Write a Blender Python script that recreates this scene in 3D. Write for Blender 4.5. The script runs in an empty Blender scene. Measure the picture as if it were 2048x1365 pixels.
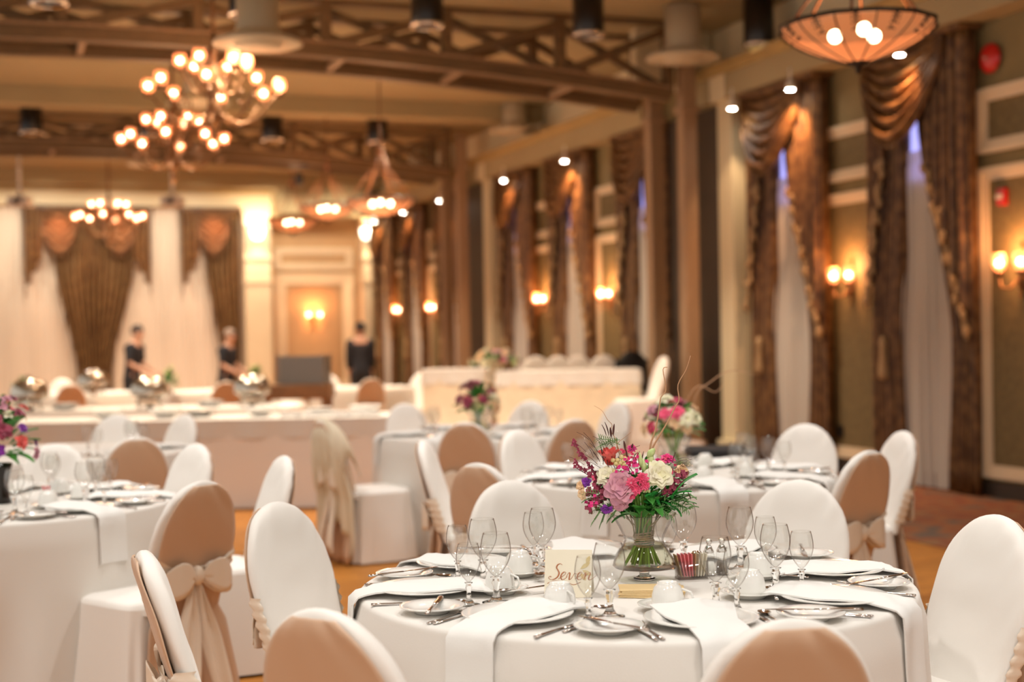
import bpy, math, random
from mathutils import Vector, Matrix, Euler
from math import sin, cos, pi, radians, sqrt
random.seed(7)
scn = bpy.context.scene
C = scn.collection

# ------------------------------------------------------------------ camera
F = 2844.0
CAMZ = 1.46
camd = bpy.data.cameras.new('camera')
cam = bpy.data.objects.new('camera', camd); C.objects.link(cam)
camd.sensor_width = 36.0; camd.lens = 36.0 * F / 2048.0
camd.clip_start = 0.05; camd.clip_end = 200
camR = Matrix.Rotation(radians(90 - 0.37), 4, 'X') @ Matrix.Rotation(radians(-1.0), 4, 'Z')
cam.matrix_world = Matrix.Translation((0, 0, CAMZ)) @ camR
camd.dof.use_dof = True; camd.dof.focus_distance = 3.86; camd.dof.aperture_fstop = 1.8
scn.camera = cam

# ------------------------------------------------------------------ world and exposure
wd = bpy.data.worlds.new('world'); scn.world = wd; wd.use_nodes = True
bg = wd.node_tree.nodes['Background']
bg.inputs[0].default_value = (1.0, 0.94, 0.86, 1); bg.inputs[1].default_value = 0.66
scn.view_settings.view_transform = 'Standard'
scn.view_settings.look = 'None'
scn.view_settings.exposure = 0.54
scn.view_settings.gamma = 1.0
scn.view_settings.use_curve_mapping = False
scn.cycles.use_denoising = True
scn.cycles.max_bounces = 10; scn.cycles.transparent_max_bounces = 24
scn.cycles.transmission_bounces = 10; scn.cycles.diffuse_bounces = 4
scn.cycles.caustics_reflective = False

TH = math.atan(0.36)
CT, ST = cos(TH), sin(TH)
def W(u, v, z=0.0): return Vector((u*CT - v*ST, u*ST + v*CT, z))
def ray(px, py):
    return (camR.to_3x3() @ Vector(((px-1024)/F, -(py-682.5)/F, -1)))
def atY(px, py, Y):
    d = ray(px, py); k = Y/d.y
    return Vector((0, 0, CAMZ)) + d*k
def atz(px, py, z):
    d = ray(px, py); k = (z-CAMZ)/d.z
    return Vector((0, 0, CAMZ)) + d*k

def light(kind, loc, power, col=(1, .85, .66), size=.1, aim=None, angle=100, blend=.6):
    ld = bpy.data.lights.new('lamp_light', kind); ld.energy = power; ld.color = col
    if kind == 'AREA': ld.shape = 'DISK'; ld.size = size
    else: ld.shadow_soft_size = size
    if kind == 'SPOT': ld.spot_size = radians(angle); ld.spot_blend = blend
    o = bpy.data.objects.new('lamp_light', ld); C.objects.link(o); o.location = loc
    if aim is not None:
        o.rotation_euler = (Vector(aim)-Vector(loc)).to_track_quat('-Z', 'Y').to_euler()
    return o

# ceiling downlights of the hall (rows of black cans): u, v
DOWN = [(.45, 12.9), (2.15, 12.9), (3.85, 12.9), (5.5, 12.9), (7.40, 12.9)]
DOWN2 = [(.47, 21.0), (2.1, 21.0), (3.85, 21.0), (5.45, 21.0)]
CEIL = 4.86
for u, v in DOWN[:4] + DOWN2:
    p = W(u, v, 4.33); light('SPOT', p, 330, (1, .87, .70), .12, (p.x, p.y, 0), 95)
for u in (-1.6, .6, 2.6, 4.8):            # unseen spots added over the near tables, standing for more cans
    for v in (1.4, 5.2, 8.6):
        p = W(u, v, 4.33); light('SPOT', p, 138, (1, .97, .92), .16, (p.x, p.y, 0), 105)
for u in (.5, 3.0, 5.3):  # added spots without cans, brightening the hall beyond the near truss
    for v in (17.4, 26.5):
        p = W(u, v, 4.5); light('SPOT', p, 380, (1, .80, .58), .16, (p.x, p.y, 0), 120)

for u in (-.6, .9, 2.4, 3.9, 5.4, 6.9):   # spots added without a fixture to brighten the far drapes
    p = W(u, 28.4, 4.5); light('SPOT', p, 125, (1, .86, .66), .14, W(u, 31, 1.5), 110)

# ------------------------------------------------------------------ materials
def nmat(name):
    m = bpy.data.materials.new(name); m.use_nodes = True
    nt = m.node_tree; b = nt.nodes['Principled BSDF']
    return m, nt, b
def N(nt, t, **kw):
    n = nt.nodes.new(t)
    for k, v in kw.items():
        if k in n.inputs: n.inputs[k].default_value = v
        else: setattr(n, k, v)
    return n
def rgba(c): return (c[0], c[1], c[2], 1)
def plain(name, col, rough=.6, metal=0, var=0, scale=8, bump=0, bscale=60, spec=.5, sheen=0, coat=0, stretch=(1, 1, 1)):
    m, nt, b = nmat(name)
    b.inputs['Base Color'].default_value = rgba(col)
    b.inputs['Roughness'].default_value = rough
    b.inputs['Metallic'].default_value = metal
    b.inputs['Specular IOR Level'].default_value = spec
    b.inputs['Sheen Weight'].default_value = sheen
    b.inputs['Coat Weight'].default_value = coat
    tc = N(nt, 'ShaderNodeTexCoord'); mp = N(nt, 'ShaderNodeMapping'); mp.inputs['Scale'].default_value = stretch
    nt.links.new(tc.outputs['Object'], mp.inputs['Vector'])
    if var:
        ns = N(nt, 'ShaderNodeTexNoise', Scale=scale, Detail=5.0)
        nt.links.new(mp.outputs[0], ns.inputs['Vector'])
        rp = N(nt, 'ShaderNodeValToRGB')
        rp.color_ramp.elements[0].position = .3; rp.color_ramp.elements[1].position = .7
        rp.color_ramp.elements[0].color = rgba([max(0, c*(1-var)) for c in col])
        rp.color_ramp.elements[1].color = rgba([min(1, c*(1+var)) for c in col])
        nt.links.new(ns.outputs[0], rp.inputs[0]); nt.links.new(rp.outputs[0], b.inputs['Base Color'])
    if bump:
        n2 = N(nt, 'ShaderNodeTexNoise', Scale=bscale, Detail=4.0)
        nt.links.new(mp.outputs[0], n2.inputs['Vector'])
        bp = N(nt, 'ShaderNodeBump', Strength=bump, Distance=.01)
        nt.links.new(n2.outputs[0], bp.inputs['Height']); nt.links.new(bp.outputs[0], b.inputs['Normal'])
    return m
def emit(name, col, s):
    m, nt, b = nmat(name)
    b.inputs['Base Color'].default_value = rgba(col)
    b.inputs['Emission Color'].default_value = rgba(col); b.inputs['Emission Strength'].default_value = s
    return m
def damask(name, c1, c2, scale=9, rough=.5):
    m, nt, b = nmat(name)
    tc = N(nt, 'ShaderNodeTexCoord')
    vo = N(nt, 'ShaderNodeTexVoronoi', Scale=scale); ns = N(nt, 'ShaderNodeTexNoise', Scale=scale*1.7, Detail=3.0)
    nt.links.new(tc.outputs['Object'], vo.inputs['Vector']); nt.links.new(tc.outputs['Object'], ns.inputs['Vector'])
    mx = N(nt, 'ShaderNodeMath', operation='MULTIPLY'); nt.links.new(vo.outputs[0], mx.inputs[0]); nt.links.new(ns.outputs[0], mx.inputs[1])
    rp = N(nt, 'ShaderNodeValToRGB'); rp.color_ramp.elements[0].position = .12; rp.color_ramp.elements[1].position = .38
    rp.color_ramp.elements[0].color = rgba(c2); rp.color_ramp.elements[1].color = rgba(c1)
    nt.links.new(mx.outputs[0], rp.inputs[0]); nt.links.new(rp.outputs[0], b.inputs['Base Color'])
    b.inputs['Roughness'].default_value = rough
    return m
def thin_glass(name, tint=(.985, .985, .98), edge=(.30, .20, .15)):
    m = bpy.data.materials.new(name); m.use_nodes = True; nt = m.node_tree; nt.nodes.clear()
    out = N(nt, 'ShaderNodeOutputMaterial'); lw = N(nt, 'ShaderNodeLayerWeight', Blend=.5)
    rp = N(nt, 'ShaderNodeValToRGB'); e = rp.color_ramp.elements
    e[0].position = .66; e[0].color = rgba(tint); e[1].position = 1; e[1].color = rgba(edge)  # edge tint paints the dark outline that refraction would give
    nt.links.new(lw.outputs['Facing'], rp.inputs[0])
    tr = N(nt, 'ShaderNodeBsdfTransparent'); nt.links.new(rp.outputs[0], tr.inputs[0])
    gl = N(nt, 'ShaderNodeBsdfGlossy', Roughness=.02)
    lw2 = N(nt, 'ShaderNodeLayerWeight', Blend=.5)
    pw = N(nt, 'ShaderNodeMath', operation='POWER'); pw.inputs[1].default_value = 5; nt.links.new(lw2.outputs['Facing'], pw.inputs[0])
    ml = N(nt, 'ShaderNodeMath', operation='MULTIPLY_ADD'); ml.inputs[1].default_value = .40; ml.inputs[2].default_value = .055
    nt.links.new(pw.outputs[0], ml.inputs[0])
    mx = N(nt, 'ShaderNodeMixShader'); nt.links.new(ml.outputs[0], mx.inputs[0])
    nt.links.new(tr.outputs[0], mx.inputs[1]); nt.links.new(gl.outputs[0], mx.inputs[2])
    nt.links.new(mx.outputs[0], out.inputs[0])
    return m
def solid_glass(name, col=(1, 1, 1), ior=1.45, rough=0):
    m, nt, b = nmat(name)
    b.inputs['Base Color'].default_value = rgba(col); b.inputs['Transmission Weight'].default_value = 1
    b.inputs['Roughness'].default_value = rough; b.inputs['IOR'].default_value = ior
    return m
def petal_mat(name, c_out, c_in, sss=.25):
    m, nt, b = nmat(name)
    tc = N(nt, 'ShaderNodeTexCoord'); ns = N(nt, 'ShaderNodeTexNoise', Scale=45.0, Detail=4.0)
    nt.links.new(tc.outputs['Object'], ns.inputs['Vector'])
    rp = N(nt, 'ShaderNodeValToRGB'); e = rp.color_ramp.elements
    e[0].position = .38; e[0].color = rgba(c_in); e[1].position = .6; e[1].color = rgba(c_out)
    nt.links.new(ns.outputs[0], rp.inputs[0]); nt.links.new(rp.outputs[0], b.inputs['Base Color'])
    b.inputs['Roughness'].default_value = .55; b.inputs['Sheen Weight'].default_value = .2
    return m
def parquet():
    m, nt, b = nmat('parquet')
    tc = N(nt, 'ShaderNodeTexCoord'); mp = N(nt, 'ShaderNodeMapping')
    nt.links.new(tc.outputs['Object'], mp.inputs['Vector'])
    br = N(nt, 'ShaderNodeTexBrick', Scale=1.0)
    br.inputs['Brick Width'].default_value = .45; br.inputs['Row Height'].default_value = .075
    br.inputs['Mortar Size'].default_value = .002; br.inputs['Bias'].default_value = 0
    br.inputs['Color1'].default_value = (.50, .20, .035, 1); br.inputs['Color2'].default_value = (.36, .135, .022, 1)
    br.inputs['Mortar'].default_value = (.12, .05, .015, 1)
    nt.links.new(mp.outputs[0], br.inputs['Vector'])
    mp2 = N(nt, 'ShaderNodeMapping'); mp2.inputs['Scale'].default_value = (3, 30, 3)
    nt.links.new(tc.outputs['Object'], mp2.inputs['Vector'])
    ns = N(nt, 'ShaderNodeTexNoise', Scale=2.0, Detail=6.0); nt.links.new(mp2.outputs[0], ns.inputs['Vector'])
    mx = N(nt, 'ShaderNodeMixRGB', blend_type='OVERLAY'); mx.inputs[0].default_value = .35
    nt.links.new(br.outputs[0], mx.inputs[1]); nt.links.new(ns.outputs[0], mx.inputs[2])
    nt.links.new(mx.outputs[0], b.inputs['Base Color']); b.inputs['Roughness'].default_value = .5; b.inputs['Specular IOR Level'].default_value = .25
    return m
def carpet_mat():
    m, nt, b = nmat('carpet_pattern')
    tc = N(nt, 'ShaderNodeTexCoord'); mp = N(nt, 'ShaderNodeMapping')
    nt.links.new(tc.outputs['Object'], mp.inputs['Vector'])
    vo = N(nt, 'ShaderNodeTexVoronoi', Scale=3.2); ns = N(nt, 'ShaderNodeTexNoise', Scale=5.0, Detail=5.0)
    nt.links.new(mp.outputs[0], ns.inputs['Vector']); nt.links.new(mp.outputs[0], vo.inputs['Vector'])
    ad = N(nt, 'ShaderNodeMath', operation='MULTIPLY'); nt.links.new(vo.outputs[0], ad.inputs[0]); nt.links.new(ns.outputs[0], ad.inputs[1])
    rp = N(nt, 'ShaderNodeValToRGB'); e = rp.color_ramp.elements
    e[0].position = .05; e[0].color = (.26, .15, .06, 1); e[1].position = .45; e[1].color = (.10, .085, .07, 1)
    x = rp.color_ramp.elements.new(.18); x.color = (.20, .055, .025, 1); x = rp.color_ramp.elements.new(.3); x.color = (.26, .10, .035, 1)
    nt.links.new(ad.outputs[0], rp.inputs[0]); nt.links.new(rp.outputs[0], b.inputs['Base Color']); b.inputs['Roughness'].default_value = .95
    return m

M = {}
M['linen'] = plain('white_linen', (.72, .69, .645), .75, bump=.06, bscale=260, sheen=.1)
M['linen_top'] = M['linen']
M['napkin'] = plain('napkin_cotton', (.76, .75, .725), .8, bump=.08, bscale=300)
M['cover'] = plain('ivory_chair_cover', (.83, .80, .755), .62, bump=.05, bscale=18, sheen=.15)
M['satin'] = plain('champagne_satin', (.62, .41, .27), .42, bump=.05, bscale=9, spec=.55, sheen=.1)
M['sash'] = plain('cream_satin_sash', (.80, .68, .55), .36, bump=.06, bscale=14, spec=.6)
M['shawl'] = plain('cream_knit_shawl', (.72, .62, .46), .6, bump=.1, bscale=40)
M['skirting'] = plain('beige_table_skirt', (.80, .745, .69), .55, bump=.04, bscale=30)
M['tablegold'] = plain('cream_table_drape', (.74, .62, .46), .55, var=.05, scale=7)
M['china'] = plain('white_china', (.80, .785, .745), .12, spec=.5, coat=.4)
M['chinaware'] = M['china']
M['steel'] = plain('polished_cutlery', (.62, .56, .52), .14, metal=1)
M['silver'] = plain('silver_plate', (.52, .47, .40), .22, metal=1, var=.15, scale=6)
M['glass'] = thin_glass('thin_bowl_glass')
M['stemglass'] = solid_glass('stem_glass', (.98, .97, .96))
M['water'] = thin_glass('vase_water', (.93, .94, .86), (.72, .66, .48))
M['wall'] = plain('olive_gold_wall', (.22, .165, .070), .8, var=.12, scale=3, bump=.1, bscale=120)
M['wallinset'] = plain('bronze_wall_inset', (.15, .108, .042), .75, var=.18, scale=20, bump=.1, bscale=150)
M['farwall'] = plain('tan_wall', (.45, .29, .15), .8, var=.06, scale=2)
M['cream'] = plain('cream_moulding', (.66, .54, .37), .5, var=.04, scale=2)
M['creamlit'] = plain('lit_cream_paint', (.72, .63, .42), .5)  # paler copy of the cream, lamplight put into its colour
M['ceiling'] = plain('beige_ceiling', (.36, .285, .155), .85, var=.05, scale=1.2)
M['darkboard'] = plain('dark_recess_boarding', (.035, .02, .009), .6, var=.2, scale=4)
M['timber'] = plain('brown_truss_timber', (.135, .078, .030), .55, var=.25, scale=4, stretch=(1, 6, 6))
M['timberpale'] = plain('pale_post_timber', (.30, .185, .10), .5, var=.12, scale=4, stretch=(6, 6, 1))
M['gold'] = plain('gilded_cornice', (.42, .30, .12), .45, var=.1, scale=4)
M['baseboard'] = plain('dark_baseboard', (.035, .024, .016), .5)
M['damask'] = damask('brown_damask', (.088, .036, .009), (.20, .10, .032), 9)
M['damask_gold'] = damask('gold_brown_drape', (.115, .055, .018), (.20, .11, .04), 7)
M['swaggold'] = damask('copper_swag', (.17, .075, .028), (.24, .12, .05), 7)
M['fringe'] = plain('gold_fringe', (.38, .25, .12), .6, var=.35, scale=60)
M['sheer'] = plain('white_sheer', (.70, .62, .53), .8)
_m, _nt, _b = nmat('translucent_sheer'); _nt.nodes.remove(_b)
_d = N(_nt, 'ShaderNodeBsdfDiffuse'); _d.inputs[0].default_value = (.74, .70, .63, 1); _t = N(_nt, 'ShaderNodeBsdfTranslucent'); _t.inputs[0].default_value = (.74, .72, .70, 1)
_x = N(_nt, 'ShaderNodeMixShader'); _x.inputs[0].default_value = .35
_nt.links.new(_d.outputs[0], _x.inputs[1]); _nt.links.new(_t.outputs[0], _x.inputs[2]); _nt.links.new(_x.outputs[0], _nt.nodes['Material Output'].inputs[0])
M['sheerwin'] = _m
M['daylight'] = emit('dusk_window_pane', (.42, .42, 1.0), .9)
M['black'] = plain('black_enamel', (.008, .006, .005), .35)
M['blackcloth'] = plain('black_cloth', (.012, .011, .012), .8)
M['chrome'] = plain('chrome', (.75, .7, .66), .08, metal=1)
M['bronze'] = plain('antique_bronze', (.17, .085, .038), .4, metal=.8, var=.2, scale=20)
M['rodbrown'] = plain('brown_rod', (.20, .09, .04), .5, metal=.3)
M['iron'] = plain('dark_iron', (.035, .022, .014), .45, metal=.6)
M['globe'] = emit('lit_frosted_globe', (1, .36, .15), .55)
M['globe'].node_tree.nodes['Principled BSDF'].inputs['Alpha'].default_value = .5
M['bulb'] = emit('lit_bulb', (1, .72, .42), 26)
M['spotlens'] = emit('lit_lens', (1, .90, .76), 90)
M['alabaster'] = emit('lit_alabaster_bowl', (1, .30, .10), .40)
_b = M['alabaster'].node_tree.nodes['Principled BSDF']; _b.inputs['Base Color'].default_value = (.40, .16, .07, 1); _b.inputs['Alpha'].default_value = .66
M['pilasterlamp'] = emit('lit_uplight', (1, .86, .66), 4)
M['white'] = plain('white_paint', (.72, .68, .58), .4)
M['ventpaint'] = plain('beige_vent_paint', (.46, .40, .28), .5)
M['offwhite'] = plain('off_white_plastic', (.62, .55, .48), .4)
M['red'] = plain('red_enamel', (.50, .012, .008), .3)
M['wood'] = plain('brown_wood', (.22, .11, .045), .5, var=.2, scale=5)
M['grey'] = plain('grey_metal', (.22, .21, .20), .4, metal=.4)
M['skin'] = plain('skin', (.52, .28, .18), .5)
M['hair'] = plain('dark_hair', (.02, .013, .009), .6)
M['hairgrey'] = plain('greying_hair', (.28, .20, .15), .7)
M['shirt'] = plain('black_shirt', (.010, .011, .016), .8)
M['trouser'] = plain('black_trousers', (.010, .010, .012), .8)
M['card'] = plain('cream_card', (.80, .73, .58), .6)
M['ink'] = plain('copper_ink', (.42, .14, .05), .5)
M['leafgold'] = plain('gold_print', (.62, .48, .20), .5)
M['envelope'] = plain('gold_paper', (.78, .58, .30), .6)
M['pinkpaper'] = plain('pink_paper', (.78, .20, .22), .6)
M['brownpaper'] = plain('brown_paper', (.42, .24, .10), .6)
M['salt'] = plain('salt', (.8, .78, .74), .8)
M['pepper'] = plain('pepper', (.10, .07, .05), .9)
M['twine'] = plain('twine', (.30, .21, .11), .8, var=.3, scale=80)
M['stem'] = plain('green_stem', (.20, .36, .05), .45, var=.2, scale=30)
M['leaf'] = plain('green_leaf', (.06, .25, .04), .4, var=.3, scale=30)
M['leafbright'] = plain('bright_green_leaf', (.05, .42, .08), .4, var=.25, scale=20)
M['fern'] = plain('pale_green_fern', (.16, .30, .10), .6, var=.3, scale=40)
M['darkleaf'] = plain('burgundy_spike_leaf', (.10, .035, .03), .5)
M['twig'] = plain('willow_twig', (.50, .28, .15), .6)
M['mauve'] = petal_mat('mauve_petals', (.66, .30, .36), (.56, .24, .33))
M['pink'] = petal_mat('pink_petals', (.85, .10, .22), (.72, .04, .13))
M['hotpink'] = petal_mat('hot_pink_petals', (.78, .02, .20), (.66, .02, .22))
M['ivory'] = petal_mat('ivory_petals', (.86, .80, .62), (.82, .78, .50))
M['coral'] = petal_mat('coral_petals', (.80, .09, .07), (.72, .12, .10))
M['purple'] = petal_mat('purple_petals', (.28, .02, .42), (.20, .02, .34))
M['maroon'] = petal_mat('maroon_petals', (.22, .015, .045), (.36, .04, .09))
M['peach'] = petal_mat('peach_petals', (.84, .52, .28), (.82, .60, .36))
M['budgreen'] = petal_mat('pale_bud', (.56, .62, .28), (.44, .56, .20))
M['berry'] = plain('cream_berry', (.72, .58, .26), .35, var=.1, scale=30)
M['black_vase'] = plain('dark_vase', (.02, .015, .012), .2)
M['floor'] = parquet()
M['carpet'] = carpet_mat()

# ------------------------------------------------------------------ mesh builder
class MB:
    def __init__(s): s.v = []; s.f = []; s.sm = []
    def _add(s, vs, fs, smooth=True):
        o = len(s.v); s.v += [tuple(p) for p in vs]
        s.f += [tuple(i+o for i in f) for f in fs]; s.sm += [smooth]*len(fs)
        return s
    def box(s, x0, x1, y0, y1, z0, z1, m=None):
        vs = [Vector(p) for p in ((x0,y0,z0),(x1,y0,z0),(x1,y1,z0),(x0,y1,z0),(x0,y0,z1),(x1,y0,z1),(x1,y1,z1),(x0,y1,z1))]
        if m is not None: vs = [m @ p for p in vs]
        return s._add(vs, [(3,2,1,0),(4,5,6,7),(0,1,5,4),(1,2,6,5),(2,3,7,6),(3,0,4,7)], False)
    def bar(s, a, b, w, h, up=(0, 0, 1)):
        a = Vector(a); b = Vector(b); d = (b-a).normalized(); up = Vector(up)
        x = d.cross(up)
        if x.length < 1e-4: x = Vector((1, 0, 0))
        x.normalize(); y = x.cross(d).normalized()
        vs = []
        for p in (a, b):
            for sx, sy in ((-1,-1),(1,-1),(1,1),(-1,1)): vs.append(p + x*sx*w/2 + y*sy*h/2)
        return s._add(vs, [(0,1,2,3),(7,6,5,4),(4,5,1,0),(5,6,2,1),(6,7,3,2),(7,4,0,3)], False)
    def grid(s, fn, nu, nv, cu=False, cv=False, flip=False):
        vs = [fn(i/(nu if cu else nu-1), j/(nv if cv else nv-1)) for i in range(nu) for j in range(nv)]
        fs = []
        for i in range(nu if cu else nu-1):
            for j in range(nv if cv else nv-1):
                a = i*nv+j; b = ((i+1) % nu)*nv+j; c = ((i+1) % nu)*nv+(j+1) % nv; d = i*nv+(j+1) % nv
                fs.append((a, d, c, b) if flip else (a, b, c, d))
        return s._add(vs, fs)
    def lathe(s, prof, n=28, c=(0, 0, 0), sq=1):
        vs = []; fs = []; m = len(prof)
        for i in range(n):
            a = 2*pi*i/n
            for r, z in prof: vs.append((c[0]+r*cos(a), c[1]+r*sin(a)*sq, c[2]+z))
        for i in range(n):
            k = (i+1) % n
            for j in range(m-1): fs.append((i*m+j, k*m+j, k*m+j+1, i*m+j+1))
        return s._add(vs, fs)
    def sphere(s, c, r, n=12, m=8, mt=None):
        if not hasattr(r, '__len__'): r = (r, r, r)
        vs = []
        for j in range(m+1):
            t = pi*j/m
            for i in range(n):
                a = 2*pi*i/n; p = Vector((r[0]*sin(t)*cos(a), r[1]*sin(t)*sin(a), r[2]*cos(t)))
                if mt is not None: p = mt @ p
                vs.append(p + Vector(c))
        fs = [(j*n+i, (j+1)*n+i, (j+1)*n+(i+1) % n, j*n+(i+1) % n) for j in range(m) for i in range(n)]
        return s._add(vs, fs)
    def tube(s, pts, r, n=8, flat=1.0, up=(0, 0, 1)):
        pts = [Vector(p) for p in pts]; L = len(pts)
        if not hasattr(r, '__len__'): r = [r]*L
        vs = []; px = None
        for i, p in enumerate(pts):
            d = (pts[min(i+1, L-1)] - pts[max(i-1, 0)]).normalized()
            if px is None:
                px = d.cross(Vector(up))
                if px.length < 1e-3: px = d.cross(Vector((1, 0, 0)))
            px = (px - d*px.dot(d)).normalized(); y = d.cross(px)
            for k in range(n):
                a = 2*pi*k/n; vs.append(p + px*cos(a)*r[i] + y*sin(a)*r[i]*flat)
        fs = [(i*n+k, i*n+(k+1) % n, (i+1)*n+(k+1) % n, (i+1)*n+k) for i in range(L-1) for k in range(n)]
        fs.append(tuple(reversed(range(n)))); fs.append(tuple((L-1)*n+k for k in range(n)))
        return s._add(vs, fs)
    def build(s, name, mat, parent=None, loc=(0, 0, 0), rz=0, mods=()):
        me = bpy.data.meshes.new(name); me.from_pydata(s.v, [], s.f)
        me.polygons.foreach_set('use_smooth', s.sm); me.update()
        if isinstance(mat, str): mat = M[mat]
        me.materials.append(mat)
        o = bpy.data.objects.new(name, me); C.objects.link(o)
        o.location = loc; o.rotation_euler = (0, 0, rz)
        if parent is not None: o.parent = parent
        return o
def solidify(o, t, off=0):
    m = o.modifiers.new('thickness', 'SOLIDIFY'); m.thickness = t; m.offset = off; return o
def bevel(o, w, n=2):
    m = o.modifiers.new('bevel', 'BEVEL'); m.width = w; m.segments = n; m.limit_method = 'ANGLE'; return o
def tag(o, label=None, cat=None, group=None, kind=None):
    if label: o['label'] = label
    if cat: o['category'] = cat
    if group: o['group'] = group
    if kind: o['kind'] = kind
    return o
def empty(name, loc=(0, 0, 0), rz=0, label=None, cat=None, group=None):
    o = bpy.data.objects.new(name, None); C.objects.link(o); o.location = loc; o.rotation_euler = (0, 0, rz)
    o.empty_display_size = .1
    return tag(o, label, cat, group)
KIDS = {}
def kids(o): return [x for x in bpy.data.objects if x.parent == o]
def dup(root, loc, rz=None, label=None, group=None, parent=None, scale=None):
    key = root.name
    if key not in KIDS: KIDS[key] = [(c, kids(c)) for c in kids(root)]
    r = root.copy(); C.objects.link(r); r.location = loc
    if rz is not None: r.rotation_euler = (root.rotation_euler.x, root.rotation_euler.y, rz)
    if scale: r.scale = (scale, scale, scale)
    if label: r['label'] = label
    if group: r['group'] = group
    for ch, gs in KIDS[key]:
        c = ch.copy(); C.objects.link(c); c.parent = r
        for g in gs:
            d = g.copy(); C.objects.link(d); d.parent = c
    return r
class Proto:
    """first call moves the built thing itself, later calls copy it"""
    def __init__(s, root): s.root = root; s.used = False
    def put(s, loc, rz=0, label=None, group=None, scale=None):
        if not s.used:
            s.used = True; o = s.root; o.location = loc; o.rotation_euler = (o.rotation_euler.x, o.rotation_euler.y, rz)
            if scale: o.scale = (scale,)*3
            if label: o['label'] = label
            if group: o['group'] = group
            return o
        return dup(s.root, loc, rz, label, group, scale=scale if scale else (1 if s.root.scale.x != 1 else None))
def sm(a, b, x):
    t = max(0, min(1, (x-a)/(b-a))); return t*t*(3-2*t)
def lerp(a, b, t): return a + (b-a)*t

# ================================================================== THE ROOM
UW = 7.80      # right wall
VF = 31.0      # far wall
def S(name, mb, mat, parent=None):
    o = mb.build(name, mat, parent, rz=TH if parent is None else 0)
    if parent is None: o['kind'] = 'structure'
    return o
S('floor', MB().box(-6.2, UW, -2.5, VF, -.1, 0), 'floor')
cp = MB().box(5.75, UW-.01, -2.5, VF-.05, .0005, .008).build('carpet', 'carpet', rz=TH)
tag(cp, 'rust and grey patterned carpet strip along the right wall', 'carpet')
S('ceiling', MB().box(-6.2, UW, -2.5, VF, CEIL, CEIL+.1), 'ceiling')
wr = S('wall_right', MB().box(UW, UW+.2, -2.5, VF, 0, CEIL), 'wall')
wf = S('wall_far', MB().box(-6.2, UW+.2, VF, VF+.2, 0, CEIL), 'farwall')
S('baseboard_right', MB().box(UW-.03, UW-.001, -2.5, VF-.03, .008, .14), 'baseboard')
# ceiling bulkheads across the hall
for k, (v0, v1, z0) in enumerate(((6.2, 7.0, 4.6), (20.0, 20.35, 4.62), (29.6, 30.0, 4.55))):
    S('trim_%d' % (k+1), MB().box(-6.2, UW-.001, v0, v1, z0, CEIL-.001), 'ceiling')
# long cornice box along the right wall: fascia with stepped gilded crown
BAYS = [10.62, 18.77, 26.95]
PIERV = 15.0
def cornice(name, v0, v1):
    mb = MB()
    mb.box(UW-.30, UW-.001, v0, v1, 3.98, 4.24)
    o = S(name, mb, 'wall'); o.data.materials.clear(); o.data.materials.append(M['ceiling'])
    g = MB()
    for k, (d, za, zb) in enumerate(((.33, 4.24, 4.27), (.37, 4.27, 4.31), (.43, 4.31, 4.34))):
        g.box(UW-d, UW-.001, v0-.01, v1+.01, za, zb)
    c = g.build('crown', 'gold', o)
    return o
cornice('trim_4', -1.5, 14.55); cornice('trim_5', 16.0, 22.75); cornice('trim_6', 24.0, 30.9)
# upper wall band above cornice, cream
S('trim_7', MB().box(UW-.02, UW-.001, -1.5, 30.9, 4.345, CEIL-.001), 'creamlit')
# framed panels on the right wall, as parts of it
def frame(mb, axis, c, w, z0, z1, depth, fw=.11):
    # axis 'v': on the right wall; stepped picture-frame moulding
    for (o, d0, ww) in ((0, depth, fw*.45), (fw*.45, depth*.6, fw*.55)):
        a0, a1 = c-w/2+o, c+w/2-o; b0, b1 = z0+o, z1-o
        for (p0, p1, q0, q1) in ((a0, a1, b0, b0+ww), (a0, a1, b1-ww, b1), (a0, a0+ww, b0+ww, b1-ww), (a1-ww, a1, b0+ww, b1-ww)):
            if axis == 'v': mb.box(UW-d0, UW-.001, p0, p1, q0, q1)
            else: mb.box(p0, p1, VF-d0, VF-.001, q0, q1)
for b in BAYS:
    for dv in (-3.67, -1.22, 1.22, 3.67):
        v = b+dv+.02
        if abs(dv) > 3 : continue
        for (z0, z1) in ((.17, 2.76), (2.88, 3.42)):
            mb = MB(); frame(mb, 'v', v, 1.0, z0, z1, .05); mb.build('panel_moulding', 'cream', wr)
            MB().box(UW-.012, UW-.0005, v-.40, v+.40, z0+.1, z1-.1).build('panel_inset', 'wallinset', wr)
# cream pilasters beside the truss posts
n = 8
for v in (14.0, 22.2):
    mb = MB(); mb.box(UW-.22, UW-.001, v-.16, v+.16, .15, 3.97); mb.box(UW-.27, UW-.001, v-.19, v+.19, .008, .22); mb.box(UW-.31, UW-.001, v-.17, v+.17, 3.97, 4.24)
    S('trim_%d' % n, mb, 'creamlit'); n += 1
# header box beside the near truss, between cornice and ceiling
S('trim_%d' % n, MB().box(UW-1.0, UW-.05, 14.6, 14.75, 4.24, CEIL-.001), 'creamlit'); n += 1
# dark recess boarding between the truss posts
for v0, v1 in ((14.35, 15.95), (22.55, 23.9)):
    S('trim_%d' % n, MB().box(UW-.12, UW-.001, v0, v1, .008, 3.97), 'darkboard'); n += 1

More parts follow.
